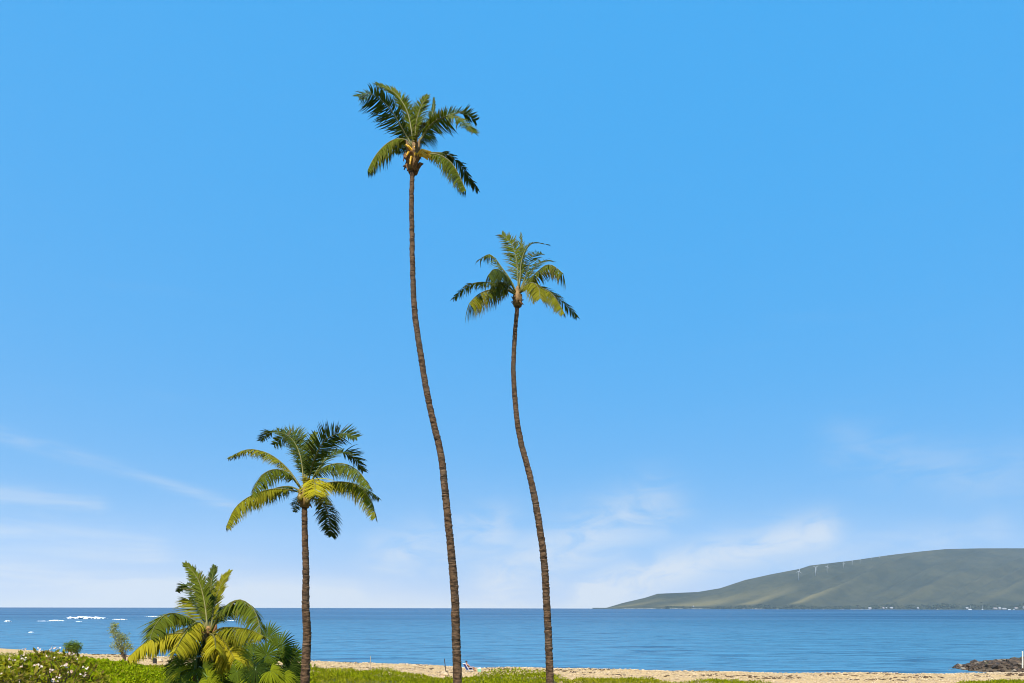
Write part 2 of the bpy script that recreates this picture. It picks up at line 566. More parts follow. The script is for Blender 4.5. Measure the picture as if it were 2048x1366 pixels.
def breaker(x0, x1, py, h, depth, label, seed):
    """foam ridge between photo columns x0 and x1 standing on row py"""
    Y = CZ * F / (py - (HY + ((x0 + x1) / 2 - 1024) * -TILT))
    A = P(x0, py, Y); B = P(x1, py, Y)
    n = 48; k = 9
    U, V = np.meshgrid(np.linspace(0, 1, n), np.linspace(-1, 1, k))
    X = A.x + (B.x - A.x) * U
    prof = np.sin(np.pi * U) ** 0.35 * (0.25 + 0.9 * fbm(U * 14 + seed, V * 0 + seed, 4, seed))
    Yy = Y + V * depth * (0.4 + 0.6 * np.sin(np.pi * U)) + (fbm(U * 5, V * 0 + 3, 2, seed + 5) - 0.5) * depth
    Z = 0.72 * h * prof * (1 - V * V) * (0.7 + 0.6 * fbm(U * 30, V * 4 + 9, 3, seed + 9)) - 0.04
    o = grid_mesh('breaking_wave', X, Yy, Z, M_FOAM)
    bm = bmesh.new(); bm.from_mesh(o.data)
    gone = []
    for f in bm.faces:                                   # the foam tears open towards its edges
        i = f.verts[0].index; u_ = (i % n) / (n - 1); v_ = (i // n) / (k - 1) * 2 - 1
        edge = max(abs(v_) ** 1.5, abs(2 * u_ - 1) ** 3)
        if float(fbm(u_ * 26 + seed * 3, v_ * 2.5 + seed, 3, seed + 20)) < 0.12 + 0.46 * edge: gone.append(f)
    bmesh.ops.delete(bm, geom=gone, context='FACES')
    bm.to_mesh(o.data); bm.free()
    return tag(o, label, 'wave', 'white breaking waves off the reef')


breaker(128, 217, 1240.5, 2.3, 5, 'largest white breaking wave, broad and bright, left of the young palm', 1)
breaker(96, 130, 1246, 1.1, 3, 'narrow white breaker just left of and below the largest wave', 2)
breaker(74, 98, 1246.5, 0.5, 2, 'faint thin foam line tapering off at the far left of the breakers', 3)
breaker(10, 22, 1248, 1.3, 2, 'short slanted whitecap at the left edge of the photo', 4)
breaker(59, 66, 1269.5, 0.7, 1.2, 'tiny lone whitecap nearer the beach on the left', 5)
breaker(224, 256, 1243, 1.0, 2.5, 'short white breaker right of the largest wave, above the wispy sapling', 6)
breaker(290, 330, 1236.5, 0.9, 3, 'thin white foam line half hidden behind the young palm fronds', 7)
breaker(448, 474, 1244, 0.7, 2.5, 'short white foam line seen under the arching right frond of the young palm', 8)
breaker(150, 164, 1247, 0.45, 1.5, 'faint fleck of foam under the largest wave', 9)

# thin line of wash where the water meets the beach
mb = MB()
xx = np.linspace(-62, 8, 300)
zz = []
for off, hh in ((4.0, 0.05),):
    pv = []
    for i, x in enumerate(xx):
        y = float(shore(x)) + off + (float(fbm(x / 7.0, off, 3, 41)) - 0.5) * 2.4
        wd = 0.01 + 0.5 * max(0.0, float(fbm(x / 9.0, off + 7, 3, 43)) - 0.48) * float(np.interp(x, [-110, -60, -45, -25, 10], [0.15, 0.2, 0.8, 0.8, 0.15]))
        pv.append((x, y, wd, hh * (0.5 + float(fbm(x / 1.5, off, 2, 47)))))
    V = []; Fc = []
    for i, (x, y, wd, h_) in enumerate(pv):
        V += [(x, y - wd, 0.012), (x, y, h_ + 0.02), (x, y + wd, 0.012)]
        if i:
            b = 3 * i
            Fc += [(b - 3, b, b + 1, b - 2), (b - 2, b + 1, b + 2, b - 1)]
    mb.add([Vector(q) for q in V], Fc)
tag(mb.build('shore_wash', M_FOAM), 'thin white wash where small waves run onto the beach', kind='stuff')

# ------------------------------------------------------------------ the headland across the bay
HPX = [1160, 1213, 1245, 1290, 1315, 1395, 1440, 1490, 1540, 1600, 1620, 1700, 1780, 1840, 1890, 1960, 2048, 2300, 2700, 3200]
HPY = [1216.5, 1215.6, 1206, 1195.5, 1187.5, 1184, 1176.5, 1160, 1149, 1137.5, 1131, 1121.5, 1110, 1103, 1098.2, 1096.6, 1096.6, 1088, 1070, 1060]


def headland(a, v):
    """a = photo column (azimuth), v = 0 at its shore .. 1 on the skyline .. 1.3 behind"""
    a = np.asarray(a, float); v = np.asarray(v, float)
    top = np.interp(a, HPX, HPY)
    hp = np.maximum(HY - (a - 1024) * -TILT * -1 - top, 0)
    hp = np.maximum((HY - TILT * -1 * (a - 1024) * 1.0) - top, 0)
    t = np.clip((a - 1190) / 860, 0, 1.6)
    D0 = 6300 - 900 * t
    D1 = D0 + 250 + 2100 * np.clip(t, 0, 1)
    D = D0 + (D1 - D0) * v
    k = np.clip(v, 0, 1)
    base = np.interp(k, [0, 0.03, 0.12, 0.35, 0.7, 1.0], [0, 0.035, 0.12, 0.36, 0.74, 1.0])
    # spurs run down towards the left
    q = a / 95.0 - 2.9 * k
    rid = 1 - np.abs(2 * (vnoise(q, k * 0.8 + 3, 61)) - 1)
    rid2 = 1 - np.abs(2 * (vnoise(q * 2.7 + 5, k * 2.1, 67)) - 1)
    sm = fbm(a / 20.0 - 5 * k, k * 9, 4, 71)
    env = np.sin(np.pi * np.clip(k, 0, 1)) ** 0.8
    px = hp * (base + env * (0.16 * (rid - 0.5) + 0.08 * (rid2 - 0.5) + 0.05 * (sm - 0.5)))
    px = np.where(v > 1, hp * (1 - (v - 1) * 1.5), px)
    X = (a - 1024) / F * D
    Z = px / F * D + np.where(v > 1, 0, 0) + CZ * sstep(0.0, 0.06, v)
    Z = np.where(v <= 0, -3 + v * 10, Z)
    return X, D, Z


A_, V_ = np.meshgrid(np.linspace(1185, 3100, 640), np.concatenate([[-0.02], np.linspace(0.001, 1.0, 150), [1.1, 1.3]]))
HXg, HYg, HZg = headland(A_, V_)
m, nt, out = material('hill_grass')
co = nt.n('ShaderNodeTexCoord').outputs['Object']
nA = nt.noise(co, 0.0022, 5.0, 0.6)
nB = nt.noise(co, 0.012, 5.0, 0.65)
nC = nt.noise(co, 0.05, 3.0, 0.6)
at = nt.n('ShaderNodeAttribute', attribute_name='tone')
spc = nt.n('ShaderNodeSeparateColor'); nt.set(spc.inputs[0], at.outputs['Color'])
c = nt.mix(nt.ramp(nA, 0.35, 0.65), rgb(0.036, 0.041, 0.021), rgb(0.060, 0.061, 0.031))
c = nt.mix(nt.m('MULTIPLY', nt.ramp(nB, 0.42, 0.66), 0.5), c, rgb(0.022, 0.030, 0.020))
c = nt.mix(nt.m('MULTIPLY', spc.outputs[0], 0.75), c, rgb(0.15, 0.125, 0.05))
c = nt.mix(nt.m('MULTIPLY', nt.ramp(nC, 0.58, 0.7), 0.5), c, rgb(0.04, 0.05, 0.022))
principled(nt, out, c, 0.95, 0.1)
hill = grid_mesh('hillside', HXg, HYg, HZg, m)
ca = hill.data.color_attributes.new('tone', 'FLOAT_COLOR', 'POINT')
kk = np.clip(V_, 0, 1)
rid = 1 - np.abs(2 * vnoise(A_ / 95.0 - 2.9 * kk, kk * 0.8 + 3, 61) - 1)
dry = sstep(0.55, 0.95, rid) * sstep(0.62, 0.15, kk) * sstep(0.05, 0.12, kk) * (0.25 + 0.75 * sstep(1800, 1600, A_))
T = np.ones((A_.size, 4), np.float32); T[:, 0] = dry.ravel(); T[:, 1] = 0; T[:, 2] = 0
ca.data.foreach_set('color', T.ravel())
tag(hill, 'long grassy headland across the bay fading in haze', kind='structure')


def hill_point(px, py):
    """the point of the headland seen at photo pixel (px, py)"""
    best = None
    for v in np.linspace(0.01, 1.0, 400):
        x, y, z = headland(px, v)
        r_ = HY + (px - 1024) * TILT - (float(z) - CZ) / float(y) * F
        d = abs(r_ - py)
        if best is None or d < best[0]:
            best = (d, Vector((float(x), float(y), float(z))))
    return best[1]


# rocky shoreline of the headland and its scrub
M_FARTREE = plain('far_scrub', (0.035, 0.045, 0.024), 0.95, 0.4, 0.05, 0.1)
M_FARROCK = plain('pale_shore_rock', (0.30, 0.28, 0.24), 0.95, 0.3, 0.05, 0.1)
mb = MB()


def lump(mb, c, rx, ry, rz, n=6, jit=0.25):
    """a rough low-poly clump"""
    vs = [Vector(c) + Vector((0, 0, rz * random.uniform(0.85, 1.1)))]
    for lev, (rr, zz_) in enumerate(((0.75, 0.62), (1.0, 0.0))):
        for k in range(n):
            an = 2 * math.pi * (k + 0.5 * lev) / n
            f = 1 + random.uniform(-jit, jit)
            vs.append(Vector(c) + Vector((math.cos(an) * rx * rr * f, math.sin(an) * ry * rr * f, zz_ * rz * (1 + random.uniform(-jit, jit)))))
    fs = [(0, 1 + k, 1 + (k + 1) % n) for k in range(n)]
    for k in range(n):
        k2 = (k + 1) % n
        fs.append((1 + k, 1 + n + k, 1 + n + k2)); fs.append((1 + k, 1 + n + k2, 1 + k2))
    mb.add(vs, fs)


for i in range(1500):
    a = random.uniform(1330, 2350)
    v = abs(random.gauss(0, 0.022)) + 0.008
    x, y, z = headland(a, v)
    s = random.uniform(5, 11) * (0.6 + 0.8 * float(vnoise(a / 14.0, 1.0, 81)))
    lump(mb, (float(x), float(y), float(z) - 1), s * 1.5, s, s * random.uniform(0.7, 1.2))
tag(mb.build('shore_scrub', M_FARTREE), 'dark band of scrub and trees along the far shore', kind='stuff')
mb = MB()
for i in range(230):
    a = random.choice([random.gauss(1268, 14), random.gauss(1300, 5), random.gauss(1352, 9), random.gauss(1390, 12), random.gauss(1512, 8), random.gauss(1716, 9), random.uniform(1235, 1900)])
    x, y, z = headland(a, 0.004)
    s = random.uniform(2.0, 5.5)
    lump(mb, (float(x), float(y) - random.uniform(4, 25), -0.5), s * 2.2, s, s * 0.9)
tag(mb.build('shore_rocks', M_FARROCK), 'pale rocks and surf along the foot of the far headland', kind='stuff')

M_WALL = plain('house_wall', (0.36, 0.35, 0.34), 0.8, 0.12, 0.3)
M_ROOF = plain('house_roof', (0.30, 0.24, 0.22), 0.8, 0.2, 0.3)
M_ROOF2 = plain('pale_roof', (0.34, 0.34, 0.34), 0.7, 0.1, 0.3)
M_GLASS = plain('dark_window', (0.05, 0.06, 0.08), 0.2, 0.1, 1.0)


def house(px, w_, h_, label, roofm, v=0.012):
    x, y, z = [float(q) for q in headland(px, v)]
    y -= 12; z = max(z, 2.0)
    t = thing('house', (x, y, z - 1.5), label, 'house', 'houses along the far shore')
    mb = MB(); mb.box((x, y, z + h_ / 2 - 1.5), w_, 12, h_); mb.build('wall', M_WALL, t)
    mb = MB()
    zt = z + h_ - 1.5
    V = [(x - w_ / 2 - 1, y - 7, zt + .01), (x + w_ / 2 + 1, y - 7, zt + .01), (x + w_ / 2 + 1, y + 7, zt + .01), (x - w_ / 2 - 1, y + 7, zt + .01),
         (x - w_ / 2 + 2, y, zt + 4), (x + w_ / 2 - 2, y, zt + 4)]
    mb.add([Vector(q) for q in V], [(0, 1, 5, 4), (2, 3, 4, 5), (1, 2, 5), (3, 0, 4), (3, 2, 1, 0)])
    mb.build('roof', roofm, t)
    for k in range(max(2, int(w_ / 8))):
        mb = MB(); mb.box((x - w_ / 2 + (k + 0.5) * w_ / max(2, int(w_ / 8)), y - 6.03, z + h_ * 0.5 - 1.5), 3, 0.12, 2.2)
        mb.build('window', M_GLASS, t)
    return t


house(1738, 24, 8, 'pale house with a light roof, first of the far shore houses from the left', M_ROOF2)
house(1765, 14, 7, 'small white dark roofed house left of a tiny cottage on the far shore', M_ROOF)
house(1771, 8, 6, 'tiny white cottage close beside the small dark roofed house on the far shore', M_ROOF2)
house(1781, 22, 8, 'wide pale house on the far shore, just right of the tiny white cottage', M_ROOF2)
house(1834, 14, 7, 'lone pale house on the far shore between the house cluster and the sailing boats', M_ROOF2)
house(1932, 20, 6, 'low pale building on the far shore behind the white sailing boat', M_ROOF2)
house(1988, 30, 8, 'long brown roofed harbour building left of the gabled one', M_ROOF)
house(1997, 16, 13, 'tall gabled harbour building standing above its long neighbours', M_ROOF2)
house(2006, 32, 7, 'long low pale shed between the gabled harbour building and the motor boat', M_ROOF2)
house(2030, 26, 7, 'brown roofed building behind the bright motor boat in the harbour', M_ROOF)
house(2046, 18, 11, 'pale building at the right edge of the photo above the harbour', M_ROOF2)
house(1386, 10, 8, 'single tiny white house near the tip of the headland', M_ROOF2, 0.06)

# wind turbines climbing the ridge
M_TURB = plain('turbine_white', (0.42, 0.43, 0.44), 0.5, 0.03, 1.0)


def turbine(px, pb, ptop, ang, label):
    base = hill_point(px, pb)
    Yb = base.y
    H = (pb - ptop) / F * Yb * 0.72
    x, y, z = base
    t = thing('wind_turbine', (x, y, z - 3), label, 'wind turbine', 'wind turbines climbing the ridge')
    s = H / 60.0
    rw = 1.6 * max(s, 0.75)
    mb = MB(); mb.tube([(x, y, z - 3), (x, y, z + H * 0.5), (x, y, z + H)], [rw, rw * 0.8, rw * 0.6], 10)
    mb.build('tower', M_TURB, t, smooth=True)
    hub = Vector((x, y - 4 * s, z + H + 1.2 * s))
    mb = MB(); mb.box((x, y, z + H + 1.4 * s), 3.2 * s, 9 * s, 3.2 * s); mb.build('nacelle', M_TURB, t)
    mb = MB(); mb.tube([hub + Vector((0, 0.5 * s, 0)), hub - Vector((0, 2 * s, 0)), hub - Vector((0, 3 * s, 0))], [1.7 * s, 1.5 * s, 0.3 * s], 8)
    mb.build('rotor_hub', M_TURB, t)
    for k in range(3):
        an = ang + k * 2 * math.pi / 3
        d = Vector((math.sin(an), 0, math.cos(an))); c_ = Vector((math.cos(an), 0, -math.sin(an)))
        L = H * 0.40
        mb = MB()
        h0 = hub - Vector((0, 1 * s, 0))
        V = []
        for q, wd, th in ((0.02, 0.9, 0.9), (0.18, 1.9, 0.7), (0.6, 1.2, 0.45), (1.0, 0.35, 0.15)):
            c0 = h0 + d * (L * q)
            V += [c0 - c_ * wd * s * 0.7, c0 + Vector((0, th * s * 0.5, 0)), c0 + c_ * wd * s, c0 - Vector((0, th * s * 0.5, 0))]
        Fc = []
        for r_ in range(3):
            for k2 in range(4):
                Fc.append((r_ * 4 + k2, r_ * 4 + (k2 + 1) % 4, r_ * 4 + 4 + (k2 + 1) % 4, r_ * 4 + 4 + k2))
        Fc += [(3, 2, 1, 0), (12, 13, 14, 15)]
        mb.add(V, Fc)
        mb.build('blade', M_TURB, t)


for a in [
    (1597.5, 1160, 1136, 0.15, 'lowest and nearest white wind turbine, leftmost of the row on the ridge'),
    (1631, 1151, 1129, 0.9, 'tallest looking white wind turbine, second from the left on the ridge'),
    (1654, 1145, 1128.5, 0.4, 'white wind turbine third from the left, just right of the tallest'),
    (1687, 1136, 1122.5, 0.0, 'white wind turbine fourth from the left, alone in a wider gap on the ridge'),
    (1704, 1130.5, 1119, 0.7, 'white wind turbine fifth from the left, left one of a close pair on the ridge'),
    (1720, 1127, 1116, 0.2, 'white wind turbine sixth from the left, right one of a close pair on the ridge'),
    (1742, 1120, 1112, 0.5, 'small white wind turbine, second from the top of the row on the ridge'),
    (1759, 1116, 1109, 0.0, 'smallest and highest white wind turbine at the right end of the row')]:
    turbine(*a)

# boats
M_HULL = plain('boat_white', (0.82, 0.82, 0.82), 0.35, 0.03, 1.0)
M_MAST = plain('mast_metal', (0.62, 0.63, 0.64), 0.4, 0.05, 1.0)
M_SAIL = plain('sail_cloth', (0.80, 0.79, 0.76), 0.7, 0.05, 1.0)


def hull(mb, c, L, B, H):
    n = 9
    V = []; Fc = []
    for i in range(n):
        t = i / (n - 1)
        b = B / 2 * (1 - max(0, (t - 0.35) / 0.65) ** 2.2) * (0.75 + 0.25 * min(1, t / 0.3))
        x = c[0] - L / 2 + L * t
        sh = H * (1 + 0.22 * t * t)
        V += [(x, c[1] - b, c[2] + sh), (x, c[1] - b * 0.65, c[2] - 0.3), (x, c[1] + b * 0.65, c[2] - 0.3), (x, c[1] + b, c[2] + sh)]
    for i in range(n - 1):
        for k in range(3):
            Fc.append((i * 4 + k, i * 4 + k + 1, i * 4 + 5 + k, i * 4 + 4 + k))
        Fc.append((i * 4 + 3, i * 4, i * 4 + 4, i * 4 + 7))
    Fc.append((0, 3, 2, 1))
    mb.add([Vector(q) for q in V], Fc)


def sailboat(px, Y, L, mast, label, masts=(0.1,), sail=False):
    x = (px - 1024) / F * Y
    t = thing('sailboat', (x, Y, 0), label, 'sailboat', 'boats on the bay')
    mb = MB(); hull(mb, (x, Y, 0), L, L * 0.28, L * 0.13); mb.build('hull', M_HULL, t)
    mb = MB(); mb.box((x - L * 0.05, Y, L * 0.165), L * 0.4, L * 0.16, L * 0.075); mb.build('cabin', M_HULL, t)
    for q in masts:
        mb = MB(); mb.tube([(x + L * q, Y, L * 0.1), (x + L * q, Y, mast)], [0.35, 0.2], 6); mb.build('mast', M_MAST, t)
        mb = MB(); mb.tube([(x + L * q, Y, L * 0.3), (x + L * (q - 0.32), Y, L * 0.31)], [0.3, 0.3], 6); mb.build('boom', M_MAST, t)
    if sail:
        mb = MB(); mb.add([Vector((x + L * 0.09, Y, L * 0.3)), Vector((x - L * 0.3, Y + 0.6, L * 0.3)), Vector((x + L * 0.09, Y, mast)), Vector((x - L * 0.12, Y + 1.0, (mast + L * 0.3) / 2))],
                          [(0, 1, 3), (0, 3, 2)])
        mb.build('sail', M_SAIL, t)


sailboat(1940, 4600, 24, 31, 'white sailing boat with a bright hull and one bare mast before the far shore')
sailboat(1965, 5050, 13, 32, 'slim two masted boat moored right of the bright hulled sailing boat', (0.12, -0.12))
sailboat(864, 6500, 10, 13, 'tiny white sail on the horizon left of the tallest palm trunk', (0.1,), True)


def motorboat(px, Y, L, label):
    x = (px - 1024) / F * Y
    t = thing('motorboat', (x, Y, 0), label, 'motorboat', 'boats on the bay')
    mb = MB(); hull(mb, (x, Y, 0), L, L * 0.3, L * 0.14); mb.build('hull', M_HULL, t)
    mb = MB(); mb.box((x - L * 0.08, Y, L * 0.2), L * 0.42, L * 0.2, L * 0.13); mb.build('cabin', M_HULL, t)
    mb = MB(); mb.box((x - L * 0.06, Y - L * 0.102, L * 0.21), L * 0.34, 0.1, L * 0.05); mb.build('window', M_GLASS, t)


motorboat(2019, 4700, 20, 'bright white motor boat in front of the harbour buildings')
motorboat(2028, 5000, 12, 'small white motor boat just right of the larger bright motor boat')

# ------------------------------------------------------------------ palms


def px_of(v):
    return None


def frond(parent, base, pts, conv, Y0, color, L=4.0, sign=0, leaf=0.95, n=62, droop=0.5, vee=0.15, fwd=0.6, wind=(0, 0, 0),
          gaps=0.05, yellow=0.0, dry=0.1, width=0.041, bare=0.14, tipw=0.35, seed=0, roll=0.0, splay=0.3, nose=1.0, upk=1.0):
    """one feather leaf along the rachis pts (picture points of the crown), bowed in depth so that its length is about L"""
    rr = random.Random(seed)
    n = int(n * 1.3)
    q = spline([conv(*p) for p in pts], 40)          # photo pixels
    seg = np.linalg.norm(np.diff(q, axis=0), axis=1)
    plen = seg.sum() * Y0 / F
    s = np.concatenate([[0], np.cumsum(seg)]) / seg.sum()
    if sign != 0:
        dep = sign * math.sqrt(max(L * L - plen * plen, 0.3)) * (s ** 1.15) * 0.9
    else:
        dep = 0 * s
    dep = dep * nose
    C = [P(q[i, 0], q[i, 1], Y0 + dep[i]) for i in range(len(q))]
    C[0] = Vector(base)
    C = spline([tuple(c) for c in C[::4]] + [tuple(C[-1])], 48)
    LEN = np.linalg.norm(np.diff(C, axis=0), axis=1).sum()
    C = [Vector(c) for c in C]
    O = C[-1] - C[0]
    O.z = 0
    if O.length < 0.15: O = Vector((0.1, -1, 0))
    O.normalize()
    mb = MB()
    last = 0
    for i in range(n):
        t = bare + (1 - bare) * (i + rr.uniform(-0.3, 0.3)) / (n - 1)
        t = min(max(t, 0.02), 0.998)
        k = t * (len(C) - 1)
        j = min(int(k), len(C) - 2)
        c = C[j].lerp(C[j + 1], k - j)
        T = (C[min(j + 2, len(C) - 1)] - C[max(j - 1, 0)]).normalized()
        a = T.dot(O)
        N = (-T.z) * O + Vector((0, 0, a))
        N = N - T * N.dot(T)
        if N.length < 0.05: N = Vector((0, 0, 1)) - T * T.z
        N.normalize()
        S = T.cross(N).normalized()
        if splay:
            S3 = Vector((T.z, 0.0, -T.x))
            if S3.length > 0.2:
                S3.normalize()
                if S3.dot(S) < 0: S3 = -S3
                S = S.lerp(S3, splay); S = (S - T * S.dot(T)).normalized()
                N = S.cross(T).normalized()
        if roll:
            S2 = S * math.cos(roll) + N * math.sin(roll); N = N * math.cos(roll) - S * math.sin(roll); S = S2
        prof = min(1.0, 0.45 + 2.2 * (t - bare)) * (1 - (1 - tipw) * max(0, (t - 0.55) / 0.45) ** 1.6)
        for side in (-1, 1):
            clump = float(mnoise.noise(Vector((t * 11 + seed * 3.1, side * 4.0, 0.5))))
            if rr.random() < gaps + max(0, clump - 0.25) * gaps * 5: continue
            ln = leaf * prof * rr.uniform(0.74, 1.10)
            f = fwd * (0.75 + 0.75 * t) + 0.30 * clump + rr.gauss(0, 0.11)
            va = vee + rr.gauss(0, 0.14)
            d = (S * side * math.cos(va) + N * math.sin(va)) * math.cos(f) + T * math.sin(f)
            d.normalize()
            if d.z > 0.1: ln *= upk
            g = droop * rr.uniform(0.7, 1.3) * ln
            Wd = Vector(wind)
            pos = [c]
            dd = d.copy()
            nseg = 4
            for k2 in range(nseg):
                dd = (dd + (Vector((0, 0, -1)) * g + Wd) * (0.20 + 0.20 * k2)).normalized()
                pos.append(pos[-1] + dd * ln / nseg)
            wv = T - d * T.dot(d)
            wv = wv.normalized() if wv.length > 0.05 else N
            wv = (wv + N * rr.uniform(-0.6, 0.6)).normalized()
            ww = (0.5, 1.0, 0.9, 0.55, 0.06)
            V = []; tn = []
            to = rr.uniform(0.2, 0.8)
            yl = max(0, min(1, yellow + rr.uniform(-0.25, 0.25) * (0.3 + yellow)))
            dr = 1.0 if rr.random() < dry * 0.35 else 0.0
            for k2, p_ in enumerate(pos):
                V += [p_ - wv * width * ww[k2] * 0.5, p_ + wv * width * ww[k2] * 0.5]
                tipd = max(dr * 0.7, (dry * 2.2 * max(0, k2 - 2.2) * rr.random()))
                tn += [(to, min(tipd, 1), yl)] * 2
            Fc = [(2 * k2, 2 * k2 + 1, 2 * k2 + 3, 2 * k2 + 2) for k2 in range(nseg)]
            mb.add(V, Fc, tn)
    o = mb.build('frond', M_FROND, parent, color=color)
    mr = MB()
    rads = [0.040 * (1 - 0.88 * (i / (len(C) - 1)) ** 0.8) for i in range(len(C))]
    mr.tube(C[::3] + [C[-1]], rads[::3] + [rads[-1]], 5)
    mr.build('midrib', M_RIB, o, smooth=True)
    return o


def trunk(parent, pix, Y, zbase, widths, seed, lean=0.0):
    """ringed trunk through the picture points, continued straight down to the ground"""
    rr = random.Random(seed)
    C = [P(a, b, Y) for a, b in pix]
    d = C[-1] - C[-2]
    n = 3
    bottom = Vector((C[-1].x + d.x * 0.4, Y, zbase))
    C.append(C[-1].lerp(bottom, 0.5)); C.append(bottom)
    q = spline([tuple(c) for c in C], 400)
    L = np.linalg.norm(np.diff(q, axis=0), axis=1).sum()
    zs = np.array([P(1024, b, Y).z for b, _ in widths]); ws = np.array([wd for _, wd in widths]) * Y / F / 2
    order = np.argsort(zs)
    pts = []; rad = []
    s = 0.0
    nring = 0
    while s < L - 0.02:
        ring = rr.uniform(0.06, 0.21)
        pro = rr.uniform(0.3, 1.5)
        for f, k in ((0.0, 1.07), (0.75, 0.97), (0.93, 0.92)):
            u = min((s + ring * f) / L, 1.0) * 399
            j = min(int(u), 398)
            p_ = q[j] + (q[j + 1] - q[j]) * (u - j)
            r0 = float(np.interp(p_[2], zs[order], ws[order]))
            if p_[2] < zbase + 1.0: r0 *= 1 + 0.5 * (zbase + 1.0 - p_[2]) ** 1.5
            pts.append(Vector(p_) + Vector((rr.uniform(-.008, .008), rr.uniform(-.008, .008), 0)))
            rad.append(r0 * (1 + (k - 1) * pro) * rr.uniform(0.96, 1.04))
        s += ring
    pts.append(Vector(q[-1])); rad.append(rad[-1])
    mb = MB()
    mb.tube(pts, rad, 14)
    # each ring is uneven around the stem
    V = mb.v
    for i in range(len(pts)):
        for k in range(14):
            v = V[i * 14 + k]
            nn = float(mnoise.noise(Vector((k * 0.55, v.z * 5.0, seed)))) + 0.6 * float(mnoise.noise(Vector((k * 1.7, v.z * 11.0, seed + 9))))
            V[i * 14 + k] = pts[i] + (v - pts[i]) * (1 + 0.055 * nn)
    return mb.build('trunk', M_BARK, parent)


def boots(parent, top, Y, size, n, seed, mat=None, up=0.7):
    """old leaf bases and brown fibre round the crown's neck"""
    rr = random.Random(seed)
    mb = MB()
    for i in range(n):
        an = rr.uniform(0, 2 * math.pi)
        d = Vector((math.cos(an), math.sin(an), 0))
        p0 = Vector(top) + Vector((0, 0, rr.uniform(-0.45, 0.25) * size)) + d * 0.08 * size
        p1 = p0 + d * rr.uniform(0.10, 0.26) * size + Vector((0, 0, rr.uniform(0.2, 0.5) * size * up))
        p2 = p1 + d * rr.uniform(0.0, 0.22) * size + Vector((0, 0, rr.uniform(-0.25, 0.25) * size))
        mb.tube([p0, p1, p2], [0.10 * size, 0.07 * size, 0.015], 5)
    mb.build('fibre_sheath', M_FIBRE, parent)
    mb = MB()
    for i in range(n // 2):
        an = rr.uniform(0, 2 * math.pi)
        d = Vector((math.cos(an), math.sin(an), 0))
        p0 = Vector(top) + Vector((0, 0, rr.uniform(-0.3, 0.3) * size)) + d * 0.10 * size
        p1 = p0 + d * rr.uniform(0.10, 0.22) * size + Vector((0, 0, rr.uniform(0.3, 0.6) * size))
        mb.tube([p0, p0.lerp(p1, 0.5) + d * 0.05, p1], [0.085 * size, 0.075 * size, 0.03], 6)
    mb.build('leaf_base', M_BOOT, parent)


G_DARK = (0.052, 0.074, 0.012)
G_MID = (0.092, 0.112, 0.009)
G_YEL = (0.170, 0.165, 0.008)
G_BRT = (0.35, 0.30, 0.008)


def palm(name, label, trunk_px, Y, zbase, widths, conv, centre, fronds, L, seed, boot=(0.8, 16), wind=(0, 0, 0), leaf=0.95, tsize=1.0):
    base = P(trunk_px[-1][0], trunk_px[-1][1], Y)
    root = thing(name, (base.x, Y, zbase), label, 'palm tree', 'coconut palms in a loose row')
    trunk(root, trunk_px, Y, zbase, widths, seed)
    cpx = conv(*centre)
    ctr = P(cpx[0], cpx[1], Y)
    top = P(trunk_px[0][0], trunk_px[0][1], Y)
    mb = MB()
    mb.tube([top + Vector((0, 0, -0.1)), top.lerp(ctr, 0.5), ctr + Vector((0, 0, 0.35 * tsize))], [0.17 * tsize, 0.2 * tsize, 0.05], 9)
    mb.build('crown_shaft', M_BOOT, root, smooth=True)
    boots(root, top.lerp(ctr, 0.35), Y, boot[0], boot[1], seed + 5)
    for i, fr in enumerate(fronds):
        pts, col, kw = fr
        kw = dict(kw)
        kw.setdefault('wind', wind); kw.setdefault('leaf', leaf); kw.setdefault('L', L)
        p0 = conv(*pts[0])
        b = P(p0[0], p0[1], Y + 0.12 * kw.get('sign', 0))
        frond(root, ctr.lerp(b, 0.6), pts, conv, Y, col, seed=seed * 31 + i, **kw)
    return root, ctr


